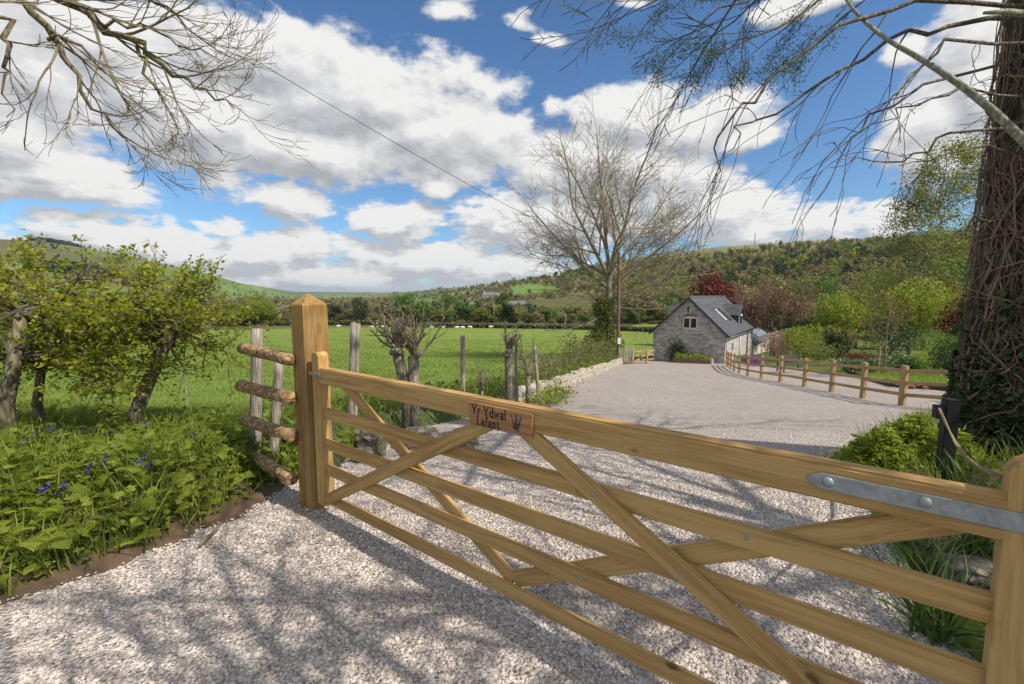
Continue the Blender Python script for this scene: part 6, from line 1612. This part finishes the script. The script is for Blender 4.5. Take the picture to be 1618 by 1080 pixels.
# tufts of strap leaves
def tuft(px, Y, n, L, wd, label, mat='strap', zf=bz, lean=.75, group='tufts of strap-shaped leaves'):
    x = (px - 809) / F * Y; z = float(zf(x, Y)); P0 = np.column_stack([rng.normal(0, .035, n), rng.normal(0, .035, n), np.full(n, -.01)])
    fl = Field(3); h = L * rng.uniform(.6, 1.15, n); fl.add(*bake(BLADE_V * [1, 1.25, .9], BLADE_F, P0, rot_rand(n, lean), np.stack([wd * rng.uniform(.7, 1.2, n), h, h], 1), np.clip(rng.normal(.5, .25, n), 0, 1)))
    o = link('leaf_tuft', fl.mesh('leaf_tuft', M[mat]), None, (x, Y, z)); return tag(o, label, 'plant', group)
for a in ((208, 3.35, 34, .42, .022, 'largest tuft of arching strap leaves in the middle of the bank'), (175, 2.95, 16, .30, .02, 'strap-leaf tuft below the largest one'), (118, 2.72, 18, .26, .016, 'strap-leaf tuft drooping onto the edge of the gravel'), (8, 2.55, 14, .26, .018, 'strap-leaf tuft at the left edge nearest the viewer'), (270, 3.55, 18, .28, .014, 'narrow strap-leaf tuft right of the largest one'), (78, 3.3, 20, .34, .016, 'strap-leaf tuft left of the largest one among the parsley')):
    tuft(*a)
# bluebells
random.seed(12)
BL = [(8, 3.7, 'bluebells at the foot of the left hawthorn'), (42, 4.0, 'bluebells just right of the left hawthorn stem'), (56, 4.05, 'bluebells in front of the second hawthorn stem'), (100, 4.3, 'bluebells between the hawthorn stem and the leaning trunk'), (190, 4.5, 'bluebells at the base of the leaning trunk'), (242, 4.3, 'bluebells right of the leaning trunk'), (284, 3.95, 'bluebells nearest the gate post'), (122, 3.15, 'bluebells below in the parsley'), (198, 3.3, 'bluebells in the largest strap-leaf tuft'), (52, 2.85, 'single low bluebell near the gravel at the left'), (150, 4.2, 'bluebells left of the leaning trunk')]
for px, Y, lb in BL:
    x = (px - 809) / F * Y; z = float(bz(x, Y)); e = empty('bluebell', (x, Y, z), 'blue-violet ' + lb, 'flower', 'bluebells on the bank')
    for s_ in range(2):
        m = MB(); fl = Field(3)
        dx, dy, h = random.gauss(0, .03), random.gauss(0, .03), random.uniform(.20, .30); m.tube([(dx, dy, 0), (dx * 1.2, dy, h * .7), (dx * 1.2 + .04, dy, h), (dx * 1.2 + .07, dy, h - .02)], [.0035, .003, .002, .0015], 4)
        n = 11; t = np.linspace(.75, 1.0, n); fl.add(*bake(LEAF_V * [1.4, 1, 1], LEAF_F, np.column_stack([dx * 1.2 + .055 * (t - .7) / .3 + rng.normal(0, .006, n), dy + rng.normal(0, .006, n), h * t]), rot_rand(n), np.full(n, .028)))
        st_ = m.build('stem', M['larch'], e); link('flower', fl.mesh('flower', M['bluebell']), st_)
# verge grass and leaves
vg = Field(3); VP = np.array([(v[0] - .20, v[1]) for v in VL] + [(VL[-1][0] - 3.2, VL[-1][1] + 1), (5, 30), (-.5, 14), (-3.2, 6.5), (-3.2, 4.6)])
Pv = spots(90000, (-3.4, 10, 4.4, 40), gz, VP); Pv = Pv[rng.uniform(0, 1, len(Pv)) < np.clip(7.5 / Pv[:, 1], 0, 1) ** 1.2 * 1.5]
sc_ = np.clip(Pv[:, 1] / 9, 1, 3)
n = len(Pv); h = rng.uniform(.14, .48, n) * (1 + .2 * (sc_ - 1)); vg.add(*bake(BLADE_V, BLADE_F, Pv, rot_rand(n, .35), np.stack([rng.uniform(.007, .016, n) * sc_, h, h], 1)))
tag(link('verge_grass', vg.mesh('verge_grass', M['grass'])), 'tall grass on the verge between the stone edging and the field', kind='stuff')
vl = Field(3); Pv2 = spots(30000, (-3.4, 8, 4.4, 26), gz, VP); Pv2 = Pv2[rng.uniform(0, 1, len(Pv2)) < np.clip(8 / Pv2[:, 1], 0, 1)]; Pv2[:, 2] += rng.uniform(0, .38, len(Pv2)); s_ = np.clip(Pv2[:, 1] / 8, 1, 2.5)
vl.add(*bake(LOBE_V, LOBE_F, Pv2, rot_rand(len(Pv2), .7), rng.uniform(.035, .09, len(Pv2)) * s_))
tag(link('verge_leaves', vl.mesh('verge_leaves', M['under'])), 'leafy weeds and bluebell leaves on the verge', kind='stuff')
# field grass
fg = Field(3); n = 150000; Y = 5.5 + 85 * rng.uniform(0, 1, n) ** 2.1; X = rng.uniform(-1.2, .25, n) * Y
k = ~inside(X, Y) & ~inside(X, Y, VP) & ~inside(X, Y, BKP); X, Y = X[k], Y[k]; n = len(X); s_ = np.clip(Y / 8, 1, 5); h = rng.uniform(.04, .17, n) * (1 + .12 * (s_ - 1)) * (.7 + .8 * (np.sin(X * .9) * np.sin(Y * .6 + 1) > .3))
fg.add(*bake(BLADE_V, BLADE_F, np.column_stack([X, Y, gz(X, Y) - .01]), rot_rand(n, .5), np.stack([rng.uniform(.006, .013, n) * s_, h, h], 1), np.clip(rng.normal(.62, .2, n), 0, 1)))
M['field'] = foliage('field_grass_blades', two((.11, .155, .025), (.18, .25, .045), (.26, .32, .075)), .35)
tag(link('field_grass', fg.mesh('field_grass', M['field'])), 'short grazed grass of the pasture nearest the hedge', kind='stuff')
# right-hand bed: bushy green clump, long leaves, grass
def rbush(px, Y, w_, h_, n, leaf, mat, label, nm='bed_plant', lean=.8):
    x = (px - 809) / F * Y; z = float(rz_(x, Y)); p = np.column_stack([rng.normal(0, w_ * .42, n), rng.normal(0, w_ * .42, n), np.zeros(n)]); r = np.hypot(p[:, 0], p[:, 1]) / w_
    p[:, 2] = rng.uniform(.05, 1, n) * h_ * np.clip(1.1 - r, .15, 1); fl = Field(3); fl.add(*bake(LEAF_V * [.8, 1, 1], LEAF_F, p, rot_rand(n, lean), leaf * rng.uniform(.5, 1.3, n)))
    return tag(link(nm, fl.mesh(nm, M[mat]), None, (x, Y, z)), label, 'plant', 'plants in the bed by the ivy trunk')
rbush(1412, 4.35, .40, .44, 2200, .07, 'fern', 'bright green leafy clump at the gravel edge left of the black post')
rbush(1462, 4.6, .42, .46, 2400, .07, 'fern', 'tall green leafy clump just behind the black post')
rbush(1530, 4.2, .3, .36, 1300, .07, 'fern', 'bright leafy clump between the black post and the ivy trunk')
for a in ((1530, 2.05, 70, .46, .016, 'dense clump of long arching leaves behind the hinge stile'), (1490, 2.45, 60, .42, .014, 'long-leaved grassy clump over the bed rocks'), (1570, 3.2, 40, .34, .016, 'long-leaved tuft at the foot of the ivy trunk'), (1425, 3.35, 30, .26, .012, 'grassy tuft at the gravel edge below the leafy clump'), (1580, 2.6, 50, .42, .016, 'long-leaved tuft in the middle of the bed by the hinge stile'), (1535, 3.75, 30, .28, .012, 'grassy tuft right beside the black post')):
    tuft(*a, zf=rz_, lean=.6, group='long-leaved tufts in the bed')
bg_ = Field(3); Pb = spots(16000, (2.1, 10, 1.0, 9.5), rz_, RBa); blades(bg_, Pb, .08, .32, .006, .013, .45)
tag(link('bed_grass', bg_.mesh('bed_grass', M['grass'])), 'grass covering the bed around the ivy trunk', kind='stuff')
lg = Field(3); LWP = np.array([(14.6, 17.2), (16.0, 15.0), (18.5, 14.6), (24, 17.5), (30, 24), (28, 32), (22, 30), (18.5, 24.5), (16.2, 20.4)])
Pl = spots(34000, (14, 31, 14, 33), terrain, LWP); Pl[:, 2] += .13; h = rng.uniform(.05, .22, len(Pl)); lg.add(*bake(BLADE_V, BLADE_F, Pl, rot_rand(len(Pl), .5), np.stack([rng.uniform(.015, .035, len(Pl)), h, h], 1), np.clip(rng.normal(.6, .25, len(Pl)), 0, 1)))
tag(link('lawn_grass', lg.mesh('lawn_grass', M['grass'])), 'tufty grass of the lawn beyond the fence', kind='stuff')
# dead stick and twigs at the lane edge
m = MB(); m.tube([at(315, 868, 2.83) , at(335, 850, 2.95), at(350, 832, 3.08)], [.010, .012, .009], 6)
for p in m.v: pass
o = m.build('dead_stick', M['twig'], smooth=True); o.location.z = .03; tag(o, 'dead brown stick lying at the edge of the gravel', 'stick')

# ------------------------------------------------------------------ thin haze in the valley air
hz = MB(); hz.box(-15000, 15000, -15000, 15000, -170, 190)
hm = bpy.data.materials.new('haze'); hm.use_nodes = True; ht = NT(hm.node_tree); ht.n.clear()
ho = ht.node('ShaderNodeOutputMaterial'); hv = ht.node('ShaderNodeVolumePrincipled', {'Color': (.80, .88, 1.0, 1), 'Density': 8e-5, 'Anisotropy': .2}); ht.l.new(hv.outputs[0], ho.inputs['Volume'])
hm.cycles.homogeneous_volume = True
tag(hz.build('haze', hm), 'thin pale haze in the valley air', kind='stuff')
